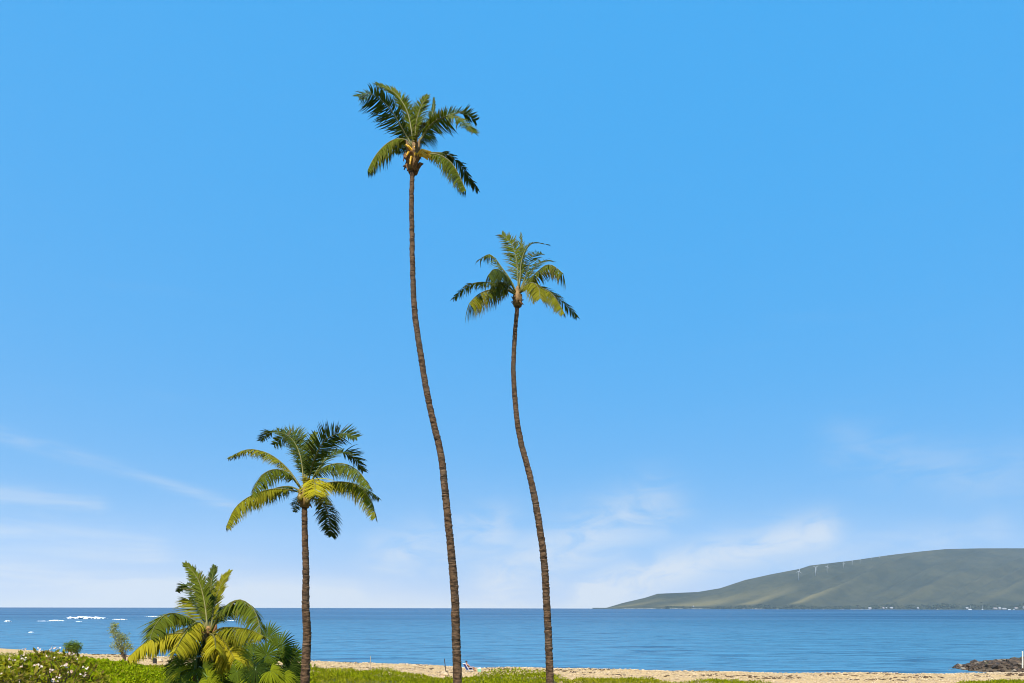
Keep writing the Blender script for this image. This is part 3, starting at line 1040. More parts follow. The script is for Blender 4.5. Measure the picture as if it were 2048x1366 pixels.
# --- the tallest palm
cT = lambda x, y: (680 + x / 5.253, 140 + y / 5.253)
tallF = [
    ([(745, 770), (645, 600), (545, 430), (430, 315), (300, 240), (190, 280)], G_DARK, dict(sign=-1, L=3.6, droop=0.10, wind=(-0.40, 0, 0.03), fwd=0.15, leaf=0.82, n=86, splay=0.6, vee=0.0, nose=0.4, tipw=0.75, upk=0.55)),
    ([(765, 740), (720, 480), (640, 315), (540, 215), (395, 150)], G_MID, dict(sign=1, L=3.4, droop=0.25, fwd=0.75, leaf=0.52, n=100, vee=0.1, splay=0.6, nose=0.3, tipw=0.5)),
    ([(778, 800), (768, 650), (742, 540), (700, 480)], G_YEL, dict(sign=1, L=2.6, droop=0.10, leaf=0.66, fwd=0.8, n=90, vee=0.2, splay=0.8)),
    ([(785, 780), (800, 560), (845, 400), (915, 270)], G_MID, dict(sign=1, L=3.3, droop=0.08, wind=(0.16, 0, 0), leaf=0.5, fwd=0.6, n=96, splay=0.7, nose=0.3, tipw=0.3)),
    ([(835, 740), (930, 590), (975, 440), (990, 295)], G_DARK, dict(sign=1, L=3.2, droop=0.08, leaf=0.32, fwd=0.9, n=80)),
    ([(835, 760), (940, 590), (1050, 510), (1200, 485), (1320, 555), (1405, 655)], G_MID, dict(sign=-1, L=3.4, droop=0.16, wind=(0.14, 0, 0.0), leaf=0.72, fwd=0.3, n=90, vee=-0.1, splay=0.5, nose=0.4, upk=0.45)),
    ([(845, 750), (960, 585), (1080, 500), (1230, 450), (1330, 470), (1420, 530)], G_DARK, dict(sign=1, L=3.6, droop=-0.05, wind=(0.10, 0, 0.10), leaf=0.62, fwd=0.55, gaps=0.2, n=80, splay=0.6, nose=0.3)),
    ([(820, 780), (860, 720), (920, 680), (980, 690)], G_DARK, dict(sign=1, L=2.4, droop=0.9, leaf=0.66, n=60, vee=-0.6, fwd=0.4)),
    ([(750, 800), (690, 735), (600, 725), (500, 770), (400, 865), (330, 970), (290, 1060)], G_MID, dict(sign=-1, L=3.0, droop=1.2, leaf=0.70, n=100, fwd=0.45, nose=0.4, vee=-0.75, splay=0.0, yellow=0.1)),
    ([(760, 800), (690, 760), (630, 790), (575, 860)], G_DARK, dict(sign=1, L=2.4, droop=1.0, leaf=0.5, vee=-0.5)),
    ([(830, 890), (940, 880), (1060, 900), (1170, 975), (1240, 1085), (1290, 1190), (1325, 1270)], G_MID, dict(sign=-1, L=3.2, droop=1.3, leaf=0.68, n=90, fwd=0.25, nose=0.4, vee=-0.8, splay=0.0)),
    ([(830, 880), (980, 868), (1130, 890), (1260, 1000), (1360, 1130), (1450, 1265)], G_DARK, dict(sign=1, L=3.4, droop=0.8, leaf=0.5, n=80, fwd=0.6, gaps=0.12, nose=0.3, vee=-0.4)),
    ([(780, 790), (825, 670), (862, 600), (880, 560)], G_MID, dict(sign=-1, L=2.4, droop=0.1, leaf=0.6, fwd=0.85, vee=0.2, splay=0.8, n=70)),
    ([(765, 790), (720, 690), (690, 610), (650, 560)], G_DARK, dict(sign=1, L=2.4, droop=0.3, leaf=0.6, n=60, splay=0.6)),
]
palm_tall, ctrT = palm('coconut_palm', 'tallest coconut palm, with a yellow flower stalk and wind-combed crown on a long bent trunk',
     [(825, 336), (823, 400), (824, 470), (826, 560), (830, 630), (840, 700), (853, 780), (868, 850), (882, 910), (890, 980), (897, 1050), (905, 1130), (910, 1200), (912, 1270), (915, 1366)],
     25.0, 2.0, [(336, 8.8), (420, 9.5), (600, 11), (900, 13.3), (1160, 16), (1280, 17), (1366, 17.8)], cT, (778, 850), tallF, 3.4, 3, boot=(1.0, 26))
mb = MB()
rr = random.Random(4)
st0 = P(*cT(800, 900), 24.85)
for i in range(26):
    e = P(*cT(rr.uniform(900, 960), rr.uniform(850, 945)), 24.3 + rr.uniform(-0.25, 0.25))
    mid = st0.lerp(e, 0.55) + Vector((0, 0, rr.uniform(0.06, 0.16)))
    mb.tube([st0, mid, e], [0.03, 0.032, 0.022], 5)
mb.build('flower_stalk', M_FLOWERSTALK, palm_tall)
mb = MB()
for (x0, y0, x1, y1) in ((765, 860, 690, 785), (770, 850, 810, 800), (735, 870, 700, 900), (760, 880, 735, 990), (800, 880, 790, 900)):
    p0 = P(*cT(x0, y0), 24.85); p1 = P(*cT(x1, y1), 24.75)
    mb.tube([p0, p0.lerp(p1, 0.5) + Vector((0, -0.04, 0.02)), p1], [0.05, 0.045, 0.02], 6)
mb.build('flower_sheath', M_FLOWERSTALK, palm_tall)

# --- the second tall palm
cS = lambda x, y: (880 + x / 6.21, 440 + y / 6.21)
secF = [
    ([(970, 880), (966, 660), (940, 440), (885, 300), (820, 225), (765, 185)], G_MID, dict(sign=1, L=3.3, droop=0.2, leaf=0.66, wind=(-0.14, 0, 0), fwd=0.6, n=100, vee=0.1, splay=0.75, tipw=0.5, dry=0.2, gaps=0.1)),
    ([(985, 850), (1005, 620), (1010, 400), (1006, 170)], G_MID, dict(sign=1, L=3.1, droop=0.08, leaf=0.42, fwd=0.95, gaps=0.25, splay=0.6)),
    ([(1010, 840), (1080, 650), (1130, 490), (1180, 420), (1260, 415)], G_DARK, dict(sign=1, L=3.3, droop=0.15, leaf=0.62, gaps=0.22, wind=(0.1, 0, 0), n=80, splay=0.6)),
    ([(990, 800), (1010, 520), (1085, 330), (1200, 285), (1350, 310)], G_DARK, dict(sign=1, L=3.4, droop=0.05, leaf=0.40, gaps=0.4, fwd=1.05, bare=0.3)),
    ([(1020, 860), (1150, 705), (1255, 605), (1345, 552), (1440, 590), (1530, 665)], G_MID, dict(sign=-1, L=3.3, droop=1.3, leaf=0.62, gaps=0.2, dry=0.4, n=80, nose=0.5, tipw=1.0, vee=-0.8, splay=0.0, fwd=0.3)),
    ([(1010, 850), (1120, 680), (1200, 560), (1290, 505), (1410, 520)], G_DARK, dict(sign=1, L=3.0, droop=0.25, leaf=0.5, gaps=0.28)),
    ([(1000, 900), (1080, 805), (1160, 780), (1225, 850), (1245, 970)], G_YEL, dict(sign=-1, L=3.0, droop=1.2, leaf=0.78, n=100, fwd=0.45, yellow=0.3, vee=-0.4)),
    ([(1010, 880), (1130, 825), (1260, 850), (1360, 890), (1480, 985), (1600, 1090), (1700, 1205)], G_DARK, dict(sign=1, L=3.4, droop=0.8, leaf=0.5, gaps=0.22, n=80, vee=-0.4)),
    ([(1010, 885), (1150, 830), (1300, 860), (1400, 930), (1480, 1040), (1545, 1160)], G_YEL, dict(sign=-1, L=3.2, droop=1.3, leaf=0.6, gaps=0.15, n=84, vee=-0.8, splay=0.0, fwd=0.35)),
    ([(940, 880), (860, 720), (760, 580), (680, 470), (600, 425), (500, 485)], G_MID, dict(sign=1, L=3.4, droop=1.1, leaf=0.55, gaps=0.2, dry=0.35, n=80, tipw=0.7, vee=-0.6, splay=0.1)),
    ([(925, 880), (850, 730), (760, 640), (670, 610), (595, 690)], G_DARK, dict(sign=-1, L=3.0, droop=1.5, leaf=0.72, n=86, tipw=0.8, vee=-0.8, splay=0.0, fwd=0.3)),
    ([(930, 930), (830, 870), (680, 860), (540, 890), (430, 960), (360, 1040)], G_YEL, dict(sign=-1, L=3.3, droop=1.6, leaf=0.85, n=96, dry=0.45, yellow=0.1, tipw=0.9, vee=-0.85, splay=0.0, fwd=0.25, gaps=0.12)),
    ([(925, 910), (800, 830), (640, 780), (450, 778), (320, 835), (165, 980)], G_MID, dict(sign=1, L=3.4, droop=0.9, leaf=0.5, gaps=0.25, n=76, dry=0.25, vee=-0.5)),
    ([(925, 900), (820, 800), (720, 770), (640, 830), (600, 940)], G_MID, dict(sign=-1, L=2.8, droop=1.5, leaf=0.66, n=80, vee=-0.8, splay=0.0, fwd=0.3, gaps=0.15)),
]
palm_second, ctrS = palm('coconut_palm', 'second tallest coconut palm, ragged crown on a curving trunk right of the tallest one',
     [(1035, 608), (1029, 680), (1027, 750), (1033, 830), (1042, 885), (1058, 945), (1070, 1000), (1080, 1060), (1088, 1120), (1093, 1200), (1097, 1280), (1100, 1366)],
     28.0, 2.0, [(608, 8), (700, 9), (830, 10.5), (1000, 13), (1200, 14.5), (1366, 15.3)], cS, (962, 930), secF, 3.3, 5, boot=(0.62, 14))

# --- the middle palm
cM = lambda x, y: (430 + x / 4.711, 820 + y / 4.711)
midF = [
    ([(852, 720), (842, 540), (820, 380), (785, 275), (720, 225), (640, 255), (560, 330)], G_MID, dict(sign=1, L=4.0, droop=0.25, leaf=0.70, n=110, fwd=0.5, vee=0.05, splay=0.8, tipw=0.35)),
    ([(840, 710), (805, 440), (730, 280), (620, 212), (510, 212), (430, 285)], G_DARK, dict(sign=1, L=4.0, droop=0.25, leaf=0.66, n=87, vee=0.3)),
    ([(870, 710), (930, 480), (1015, 310), (1100, 245), (1210, 220), (1335, 258)], G_DARK, dict(sign=-1, L=4.0, droop=0.14, leaf=0.70, n=105, wind=(-0.02, 0, 0.04), vee=0.1, splay=0.6, tipw=0.4)),
    ([(860, 700), (880, 480), (910, 320), (950, 210)], G_MID, dict(sign=1, L=3.6, droop=0.05, leaf=0.48, n=87)),
    ([(890, 710), (975, 550), (1080, 430), (1195, 398), (1310, 450), (1392, 575)], G_DARK, dict(sign=1, L=4.0, droop=0.4, leaf=0.75, n=92, vee=0.3)),
    ([(885, 715), (970, 580), (1090, 515), (1225, 508), (1345, 570), (1410, 650), (1465, 735)], G_MID, dict(sign=-1, L=4.0, droop=1.04, leaf=0.70, vee=-0.7, splay=0.05, fwd=0.35, n=100)),
    ([(890, 740), (1060, 690), (1250, 682), (1390, 745), (1470, 860), (1512, 1010)], G_YEL, dict(sign=-1, L=4.0, droop=1.10, leaf=0.75, vee=-0.7, splay=0.05, fwd=0.35, n=105, dry=0.2)),
    ([(890, 740), (1100, 680), (1300, 690), (1450, 760), (1550, 830)], G_DARK, dict(sign=1, L=4.0, droop=0.98, leaf=0.66, vee=-0.7, splay=0.05, fwd=0.35, n=92, gaps=0.12)),
    ([(860, 760), (895, 690), (930, 645), (943, 690), (942, 800)], G_BRT, dict(sign=-1, L=3.4, droop=0.42, leaf=0.86, n=112, fwd=0.55, yellow=0.45, vee=-0.1)),
    ([(800, 730), (730, 610), (635, 505), (500, 410), (310, 370), (125, 450)], G_YEL, dict(sign=1, L=4.0, droop=0.98, leaf=0.48, vee=-0.7, splay=0.05, fwd=0.35, n=100, dry=0.3)),
    ([(795, 720), (690, 600), (580, 560), (475, 590), (400, 675), (350, 800)], G_MID, dict(sign=-1, L=4.0, droop=1.17, leaf=0.66, vee=-0.7, splay=0.05, fwd=0.35, n=100)),
    ([(800, 770), (640, 745), (480, 757), (310, 825), (185, 930), (105, 1100)], G_YEL, dict(sign=-1, L=4.2, droop=1.30, leaf=0.72, vee=-0.7, splay=0.05, fwd=0.35, n=115, yellow=0.12)),
    ([(800, 760), (700, 720), (560, 740), (430, 800), (350, 900)], G_DARK, dict(sign=1, L=4.0, droop=1.17, leaf=0.66, vee=-0.7, splay=0.05, fwd=0.35, n=95)),
    ([(880, 830), (975, 850), (1045, 925), (1082, 1070), (1096, 1190)], G_DARK, dict(sign=1, L=3.6, droop=0.55, leaf=0.75, n=95, fwd=0.55, gaps=0.1)),
    ([(820, 800), (770, 870), (750, 960)], G_DARK, dict(sign=1, L=2.4, droop=0.6, leaf=0.35, n=37)),
    ([(870, 780), (960, 770), (1020, 790), (1030, 850)], G_YEL, dict(sign=-1, L=3.0, droop=0.91, leaf=0.62, vee=-0.7, splay=0.05, fwd=0.35, n=75, dry=0.5)),
]
palm_mid, ctrM = palm('coconut_palm', 'full-crowned coconut palm of middle height with one bright yellow front frond on a straight trunk',
     [(609, 1010), (610, 1080), (612, 1150), (611, 1200), (613, 1240), (614, 1270), (612, 1320), (610, 1366)],
     26.0, 2.0, [(1010, 11), (1100, 12.3), (1200, 14.5), (1260, 16.3), (1366, 17.8)], cM, (848, 790), midF, 4.0, 8, boot=(0.8, 14))
for k in range(3):
    mb = MB()
    c_ = ctrM + Vector(((-0.12, 0.16, 0.30)[k], -0.22, (-0.18, -0.30, -0.1)[k]))
    q = [c_ + Vector((0, 0, z_)) for z_ in (-0.14, -0.11, -0.04, 0.04, 0.11, 0.14)]
    mb.tube(q, [0.02, 0.075, 0.11, 0.11, 0.075, 0.02], 10)
    mb.build('coconut', M_NUT, palm_mid, smooth=True)

# --- the young palm among the fan palms
cY = lambda x, y: (220 + x / 4.876, 1100 + y / 4.876)
youngF = [
    ([(952, 790), (935, 600), (903, 420), (850, 270), (738, 130)], G_MID, dict(sign=1, L=3.1, droop=0.08, leaf=0.38, nose=0.6, splay=0.6, n=104, fwd=0.7, vee=0.2)),
    ([(965, 780), (972, 520), (988, 330), (1018, 158)], G_DARK, dict(sign=1, L=3.0, droop=0.05, leaf=0.38, n=98, fwd=0.75)),
    ([(985, 780), (1012, 570), (1060, 390), (1110, 290), (1166, 208)], G_YEL, dict(sign=1, L=2.9, droop=0.08, leaf=0.38, splay=0.4, n=104, fwd=0.8, yellow=0.2)),
    ([(945, 770), (900, 560), (820, 400), (740, 335), (665, 405)], G_DARK, dict(sign=1, L=3.1, droop=0.2, leaf=0.38, n=91)),
    ([(985, 800), (1060, 640), (1160, 525), (1285, 488), (1395, 570), (1450, 700), (1475, 830)], G_MID, dict(sign=-1, L=3.4, droop=0.9, leaf=0.66, n=109, vee=-0.65, splay=0.0, fwd=0.4)),
    ([(985, 810), (1040, 680), (1120, 590), (1220, 560), (1320, 620)], G_DARK, dict(sign=1, L=3.2, droop=0.6, leaf=0.8, n=91)),
    ([(1000, 820), (1090, 765), (1250, 760), (1390, 785), (1500, 840)], G_YEL, dict(sign=-1, L=3.2, droop=1.40, leaf=0.59, vee=-0.75, splay=0.0, fwd=0.3, n=104)),
    ([(935, 770), (810, 690), (690, 635), (560, 622), (450, 720), (390, 860)], G_MID, dict(sign=-1, L=3.4, droop=0.6, vee=-0.5, splay=0.2, fwd=0.35, wind=(-0.3, 0, -0.05), leaf=0.66, n=109)),
    ([(930, 760), (860, 580), (790, 490), (740, 500)], G_YEL, dict(sign=1, L=3.0, droop=0.25, wind=(-0.15, 0, 0), leaf=0.8, n=91, gaps=0.15)),
    ([(930, 810), (730, 808), (510, 833), (335, 908), (175, 1050)], G_BRT, dict(sign=-1, L=3.4, droop=1.19, leaf=0.64, vee=-0.75, splay=0.0, fwd=0.3, n=117, yellow=0.7, width=0.048, nose=0.45)),
    ([(945, 790), (865, 705), (790, 740), (700, 860), (632, 990)], G_BRT, dict(sign=-1, L=3.2, droop=1.12, leaf=0.64, vee=-0.75, splay=0.0, fwd=0.3, n=117, yellow=0.75, width=0.048, nose=0.9)),
    ([(970, 840), (1035, 815), (1095, 865), (1155, 955), (1215, 1060)], G_BRT, dict(sign=-1, L=2.8, droop=1.1, leaf=1.0, n=124, yellow=0.75, width=0.048, vee=-0.3, splay=0.5, fwd=0.45, nose=0.6)),
    ([(965, 830), (990, 820), (1020, 860), (1030, 960)], G_BRT, dict(sign=-1, L=2.8, droop=1.19, leaf=0.64, vee=-0.75, splay=0.0, fwd=0.3, n=91, yellow=0.5)),
    ([(935, 800), (800, 760), (640, 800), (560, 920)], G_YEL, dict(sign=1, L=3.2, droop=1.40, leaf=0.68, vee=-0.75, splay=0.0, fwd=0.3, n=98, gaps=0.15, dry=0.3)),
]
palm_young, ctrY = palm('coconut_palm', 'shortest young coconut palm with drooping yellow lower fronds rising from the fan palms',
     [(418, 1290), (419, 1320), (420, 1366)],
     19.0, 2.0, [(1290, 17), (1320, 19), (1366, 22)], cY, (960, 850), youngF, 3.2, 12, boot=(0.7, 14), tsize=0.9)


# ------------------------------------------------------------------ fan palms
def fan_leaf(parent, crown, px, py, rad_px, ang, Y, color, seed, face=(0, -1, 0.35), spread=150, droop=0.25, yellow=0.0, nseg=24):
    rr = random.Random(seed)
    hub = P(*cY(px, py), Y)
    Rm = rad_px / 4.876 * Y / F
    n = Vector(face).normalized()
    a = Vector((math.cos(R(ang)), 0, math.sin(R(ang))))
    a = (a - n * a.dot(n)).normalized()
    b = n.cross(a)
    mb = MB()
    for i in range(nseg):
        th = -spread + 2 * spread * (i + 0.5) / nseg
        dth = R(spread / nseg) * 0.98
        thr = R(th + rr.uniform(-1.5, 1.5))
        L = Rm * (1 - 0.28 * (abs(th) / 150) ** 1.5) * rr.uniform(0.9, 1.05)
        d = a * math.cos(thr) + b * math.sin(thr)
        wv = -a * math.sin(thr) + b * math.cos(thr)
        dr = droop * rr.uniform(0.5, 1.5)
        V = []; tn = []
        to = rr.uniform(0.3, 0.7)
        yl = max(0, min(1, yellow + rr.uniform(-0.15, 0.15) * (0.2 + yellow)))
        cup = 0.22
        for q, wd, lift in ((0.04, 1.0, 0.3), (0.28, 1.0, 0.8), (0.52, 0.96, 1.0), (0.78, 0.55, 0.7), (1.0, 0.04, 0.1)):
            r_ = L * q
            c = hub + d * r_ + n * (cup * r_ * (1 - q)) + Vector((0, 0, -1)) * dr * L * q ** 3
            half = math.tan(dth) * min(r_, L * 0.60) * wd
            pl = half * 0.55 * lift
            V += [c - wv * half - n * pl * 0.5, c + n * pl * 0.5, c + wv * half - n * pl * 0.5]
            tip = 0.5 if (q == 1.0 and rr.random() < 0.3) else 0.0
            tn += [(to * 0.85, tip, yl), (to * 1.1, tip, yl), (to * 0.85, tip, yl)]
        Fc = []
        for k in range(4):
            Fc += [(3 * k, 3 * k + 1, 3 * k + 4, 3 * k + 3), (3 * k + 1, 3 * k + 2, 3 * k + 5, 3 * k + 4)]
        mb.add(V, Fc, tn)
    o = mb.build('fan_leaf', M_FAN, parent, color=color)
    mp = MB()
    c0 = Vector(crown)
    mid = c0.lerp(hub, 0.55) + Vector((0, 0, 0.10))
    mp.tube([c0, mid, hub, hub + a * Rm * 0.25], [0.026, 0.019, 0.014, 0.004], 5)
    mp.build('petiole', M_PETIOLE, o)
    return o


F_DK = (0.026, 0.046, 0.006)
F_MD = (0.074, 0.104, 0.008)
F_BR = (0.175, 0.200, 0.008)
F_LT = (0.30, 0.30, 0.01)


def fan_palm(label, base_px, Y, crown_xy, leaves, seed, extra=10, rx=240, ry=170):
    rr = random.Random(seed)
    crown = P(*cY(*crown_xy), Y)
    root = thing('fan_palm', (crown.x, Y, 2.0), label, 'fan palm', 'fan palms round the young coconut palm')
    mb = MB()
    q = [Vector((crown.x + 0.05 * math.sin(z_ * 2.0), Y, z_)) for z_ in np.linspace(2.0, crown.z - 0.05, 60)]
    mb.tube(q, [0.11 * (1.06 if i % 3 == 0 else 0.97) for i in range(60)], 10)
    mb.build('trunk', M_BARK, root)
    for i, (px, py, rad_, ang, dY, col, kw) in enumerate(leaves):
        fan_leaf(root, crown, px, py, rad_, ang, Y + dY, col, seed * 17 + i, **kw)
    for i in range(extra):
        an = rr.uniform(0, 2 * math.pi)
        px = crown_xy[0] + math.cos(an) * rx * rr.uniform(0.5, 1.0)
        py = crown_xy[1] - math.sin(an) * ry * rr.uniform(0.3, 1.0) + 60
        fan_leaf(root, crown, px, py, rr.uniform(150, 210), math.degrees(math.atan2(crown_xy[1] - py + 40, px - crown_xy[0])), Y + rr.uniform(0.25, 0.9),
                 rr.choice([F_DK, F_DK, F_MD]), seed * 91 + i, face=(rr.uniform(-.4, .4), -1, rr.uniform(0.1, 0.9)), droop=rr.uniform(0.2, 0.5))
    return root


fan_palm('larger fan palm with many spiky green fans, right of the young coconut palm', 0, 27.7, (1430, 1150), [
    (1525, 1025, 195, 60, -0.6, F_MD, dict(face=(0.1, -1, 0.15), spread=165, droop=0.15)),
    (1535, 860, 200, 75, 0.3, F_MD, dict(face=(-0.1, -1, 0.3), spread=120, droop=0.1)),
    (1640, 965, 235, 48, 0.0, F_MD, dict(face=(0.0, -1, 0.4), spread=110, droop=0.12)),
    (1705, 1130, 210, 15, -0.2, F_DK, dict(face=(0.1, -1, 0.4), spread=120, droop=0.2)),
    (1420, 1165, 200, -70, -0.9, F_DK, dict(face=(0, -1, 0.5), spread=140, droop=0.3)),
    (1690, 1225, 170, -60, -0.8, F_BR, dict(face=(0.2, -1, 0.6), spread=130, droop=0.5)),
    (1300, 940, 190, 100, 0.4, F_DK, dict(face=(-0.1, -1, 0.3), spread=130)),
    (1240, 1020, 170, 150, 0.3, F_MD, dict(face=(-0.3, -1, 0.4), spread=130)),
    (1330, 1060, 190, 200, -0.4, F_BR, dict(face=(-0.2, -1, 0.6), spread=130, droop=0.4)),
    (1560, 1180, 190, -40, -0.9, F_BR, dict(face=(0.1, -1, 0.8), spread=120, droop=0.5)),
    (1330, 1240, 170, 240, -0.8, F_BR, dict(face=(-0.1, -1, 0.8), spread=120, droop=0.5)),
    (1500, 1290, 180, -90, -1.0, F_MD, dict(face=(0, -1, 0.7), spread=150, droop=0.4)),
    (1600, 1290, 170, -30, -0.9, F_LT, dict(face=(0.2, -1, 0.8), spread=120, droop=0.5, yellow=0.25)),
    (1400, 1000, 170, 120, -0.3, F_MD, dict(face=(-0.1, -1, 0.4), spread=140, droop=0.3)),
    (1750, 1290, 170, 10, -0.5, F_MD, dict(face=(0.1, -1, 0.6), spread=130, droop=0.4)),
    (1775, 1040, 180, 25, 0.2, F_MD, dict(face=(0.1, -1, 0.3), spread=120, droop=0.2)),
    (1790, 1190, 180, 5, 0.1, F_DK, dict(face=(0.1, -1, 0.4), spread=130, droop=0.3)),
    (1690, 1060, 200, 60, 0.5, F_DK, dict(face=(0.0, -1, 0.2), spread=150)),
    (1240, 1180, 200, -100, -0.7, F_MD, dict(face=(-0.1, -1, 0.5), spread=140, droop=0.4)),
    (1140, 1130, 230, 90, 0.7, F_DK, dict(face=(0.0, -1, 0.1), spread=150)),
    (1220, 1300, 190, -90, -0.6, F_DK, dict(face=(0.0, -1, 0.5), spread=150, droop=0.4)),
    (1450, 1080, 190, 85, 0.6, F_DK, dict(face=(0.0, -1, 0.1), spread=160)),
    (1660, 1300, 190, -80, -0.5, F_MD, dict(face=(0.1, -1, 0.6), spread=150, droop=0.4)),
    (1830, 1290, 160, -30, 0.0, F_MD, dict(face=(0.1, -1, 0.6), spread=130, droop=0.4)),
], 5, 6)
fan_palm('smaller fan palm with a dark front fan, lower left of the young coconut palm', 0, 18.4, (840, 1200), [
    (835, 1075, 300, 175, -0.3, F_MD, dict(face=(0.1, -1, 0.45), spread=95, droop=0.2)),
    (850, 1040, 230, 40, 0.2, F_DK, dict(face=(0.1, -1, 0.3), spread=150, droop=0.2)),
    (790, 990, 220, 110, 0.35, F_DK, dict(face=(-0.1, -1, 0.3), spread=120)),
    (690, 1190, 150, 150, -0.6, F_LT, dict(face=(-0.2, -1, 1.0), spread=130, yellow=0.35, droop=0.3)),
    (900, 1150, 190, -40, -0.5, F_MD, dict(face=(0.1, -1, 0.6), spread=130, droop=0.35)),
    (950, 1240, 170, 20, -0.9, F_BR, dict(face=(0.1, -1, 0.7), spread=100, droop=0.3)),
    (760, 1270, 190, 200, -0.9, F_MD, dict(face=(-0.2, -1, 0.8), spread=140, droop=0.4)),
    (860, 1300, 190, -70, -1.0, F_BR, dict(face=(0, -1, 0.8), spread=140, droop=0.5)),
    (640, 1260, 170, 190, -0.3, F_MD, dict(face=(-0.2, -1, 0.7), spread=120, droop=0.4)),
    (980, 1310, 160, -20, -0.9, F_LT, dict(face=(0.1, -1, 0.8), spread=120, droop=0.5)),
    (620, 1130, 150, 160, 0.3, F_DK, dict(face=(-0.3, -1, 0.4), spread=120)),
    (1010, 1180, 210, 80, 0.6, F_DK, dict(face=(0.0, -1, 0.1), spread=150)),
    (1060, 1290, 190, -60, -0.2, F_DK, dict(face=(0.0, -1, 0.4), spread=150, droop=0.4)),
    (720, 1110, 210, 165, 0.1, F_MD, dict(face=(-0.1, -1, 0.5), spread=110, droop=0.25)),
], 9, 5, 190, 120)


# ------------------------------------------------------------------ leafy shrubs
def leaf_quad(mb, p, d, n, ln, wd, tone):
    s = d.cross(n).normalized()
    V = [p, p + d * ln * 0.45 + s * wd * 0.5 + n * wd * 0.12, p + d * ln, p + d * ln * 0.45 - s * wd * 0.5 + n * wd * 0.12, p + d * ln * 0.5]
    mb.add(V, [(0, 1, 4), (1, 2, 4), (2, 3, 4), (3, 0, 4)], tone)


def rdir(rr, up=0.0):
    while True:
        v = Vector((rr.uniform(-1, 1), rr.uniform(-1, 1), rr.uniform(-1, 1) + up))
        if 0.1 < v.length < 1.4:
            return v.normalized()


# flowering shrub at the lower left
FX = [-260, -120, 0, 40, 100, 135, 160, 190, 225, 250]
FT = [1330, 1318, 1318, 1304, 1299, 1303, 1314, 1330, 1352, 1385]
rr = random.Random(21)
YF = 24.0
root = thing('flowering_shrub', P(60, 1366, YF).xy.to_3d() + Vector((0, 0, 2.0)), 'big leafy shrub with clusters of pinkish white flowers, lower left corner', 'shrub')
mb = MB(); ms = MB()
clusters = []
for i in range(330):
    px = rr.uniform(-240, 245)
    dY = rr.gauss(0, 1.3)
    top = float(np.interp(px + rr.uniform(-6, 6), FX, FT))
    depth = abs(dY) * 9
    py = top + depth + rr.random() ** 1.2 * 130
    clusters.append((P(px, py, YF + dY), py - top))
heart = P(60, 1420, YF) + Vector((0, 0, -1.5))
for c, dd in clusters:
    st0 = heart + Vector((rr.uniform(-1.5, 1.5), rr.uniform(-.8, .8), rr.uniform(-0.5, 0.5)))
    mid = st0.lerp(c, 0.6) + Vector((0, 0, -0.15))
    ms.tube([st0, mid, c], [0.035, 0.02, 0.008], 4, False)
    for k in range(rr.randint(11, 18)):
        d = rdir(rr, 0.35)
        n_ = (rdir(rr) + Vector((-0.2, -0.4, 0.8))).normalized()
        p_ = c + rdir(rr) * rr.uniform(0, 0.22)
        yl = 0.55 if rr.random() < 0.16 else rr.uniform(0, 0.12)
        leaf_quad(mb, p_, d, (n_ - d * n_.dot(d)).normalized(), rr.uniform(0.16, 0.28), rr.uniform(0.075, 0.125),
                  (rr.uniform(0.1, 0.9), 0.9 if rr.random() < (0.18 if c.x < -16.2 else 0.42) else 0.0, yl))
ms.build('branches', M_STEM, root)
mb.build('foliage', M_LEAF, root, color=(0.200, 0.200, 0.014))
m, nt, out = material('flower_petal')
co = nt.n('ShaderNodeTexCoord').outputs['Object']
c = nt.mix(nt.ramp(nt.noise(co, 5.0, 2.0), 0.35, 0.65), rgb(0.62, 0.54, 0.44), rgb(0.55, 0.36, 0.28))
principled(nt, out, c, 0.6, 0.3)
M_PETAL = m
cY5 = lambda x, y: (x / 6.4, 1180 + y / 6.4)
fl = [(310, 765), (390, 750), (345, 800), (505, 765), (575, 765), (650, 740), (720, 745), (820, 770), (135, 880), (160, 890), (180, 870), (260, 830), (320, 885), (430, 870), (620, 855), (690, 880),
      (545, 905), (140, 970), (285, 970), (415, 990), (480, 975), (500, 990), (670, 975), (800, 955), (835, 970), (1045, 985), (1105, 990), (895, 1050), (870, 1055), (650, 1035), (500, 1105), (580, 1095),
      (250, 1165), (695, 1160), (905, 1145), (1070, 1085), (880, 810), (970, 870), (990, 880), (920, 820), (1360, 1100), (60, 1090), (370, 1130), (640, 1140), (760, 1100)]
for (x, y) in [q for i_, q in enumerate(fl) if i_ % 3 != 1]:
    mf = MB()
    c = P(*cY5(x, y), YF - 1.0 + (0.6 if y < 900 else -0.7))
    for k in range(rr.randint(2, 5)):
        cc_ = c + Vector((rr.uniform(-.1, .1), rr.uniform(-.06, .06), rr.uniform(-.06, .06)))
        n_ = (rdir(rr) * 0.6 + Vector((-0.1, -0.7, 0.6))).normalized()
        mf.tube([c - Vector((0, 0, 0.05)), c.lerp(cc_, 0.6), cc_], [0.006, 0.005, 0.004], 3)
        e1 = n_.orthogonal().normalized(); e2 = n_.cross(e1)
        for j in range(5):
            an = 2 * math.pi * j / 5
            d = e1 * math.cos(an) + e2 * math.sin(an)
            leaf_quad(mf, cc_, (d + n_ * 0.25).normalized(), n_, 0.040, 0.033, (0.6, 0, 0))
    mf.build('flower_cluster', M_PETAL, root)

# small seaside saplings


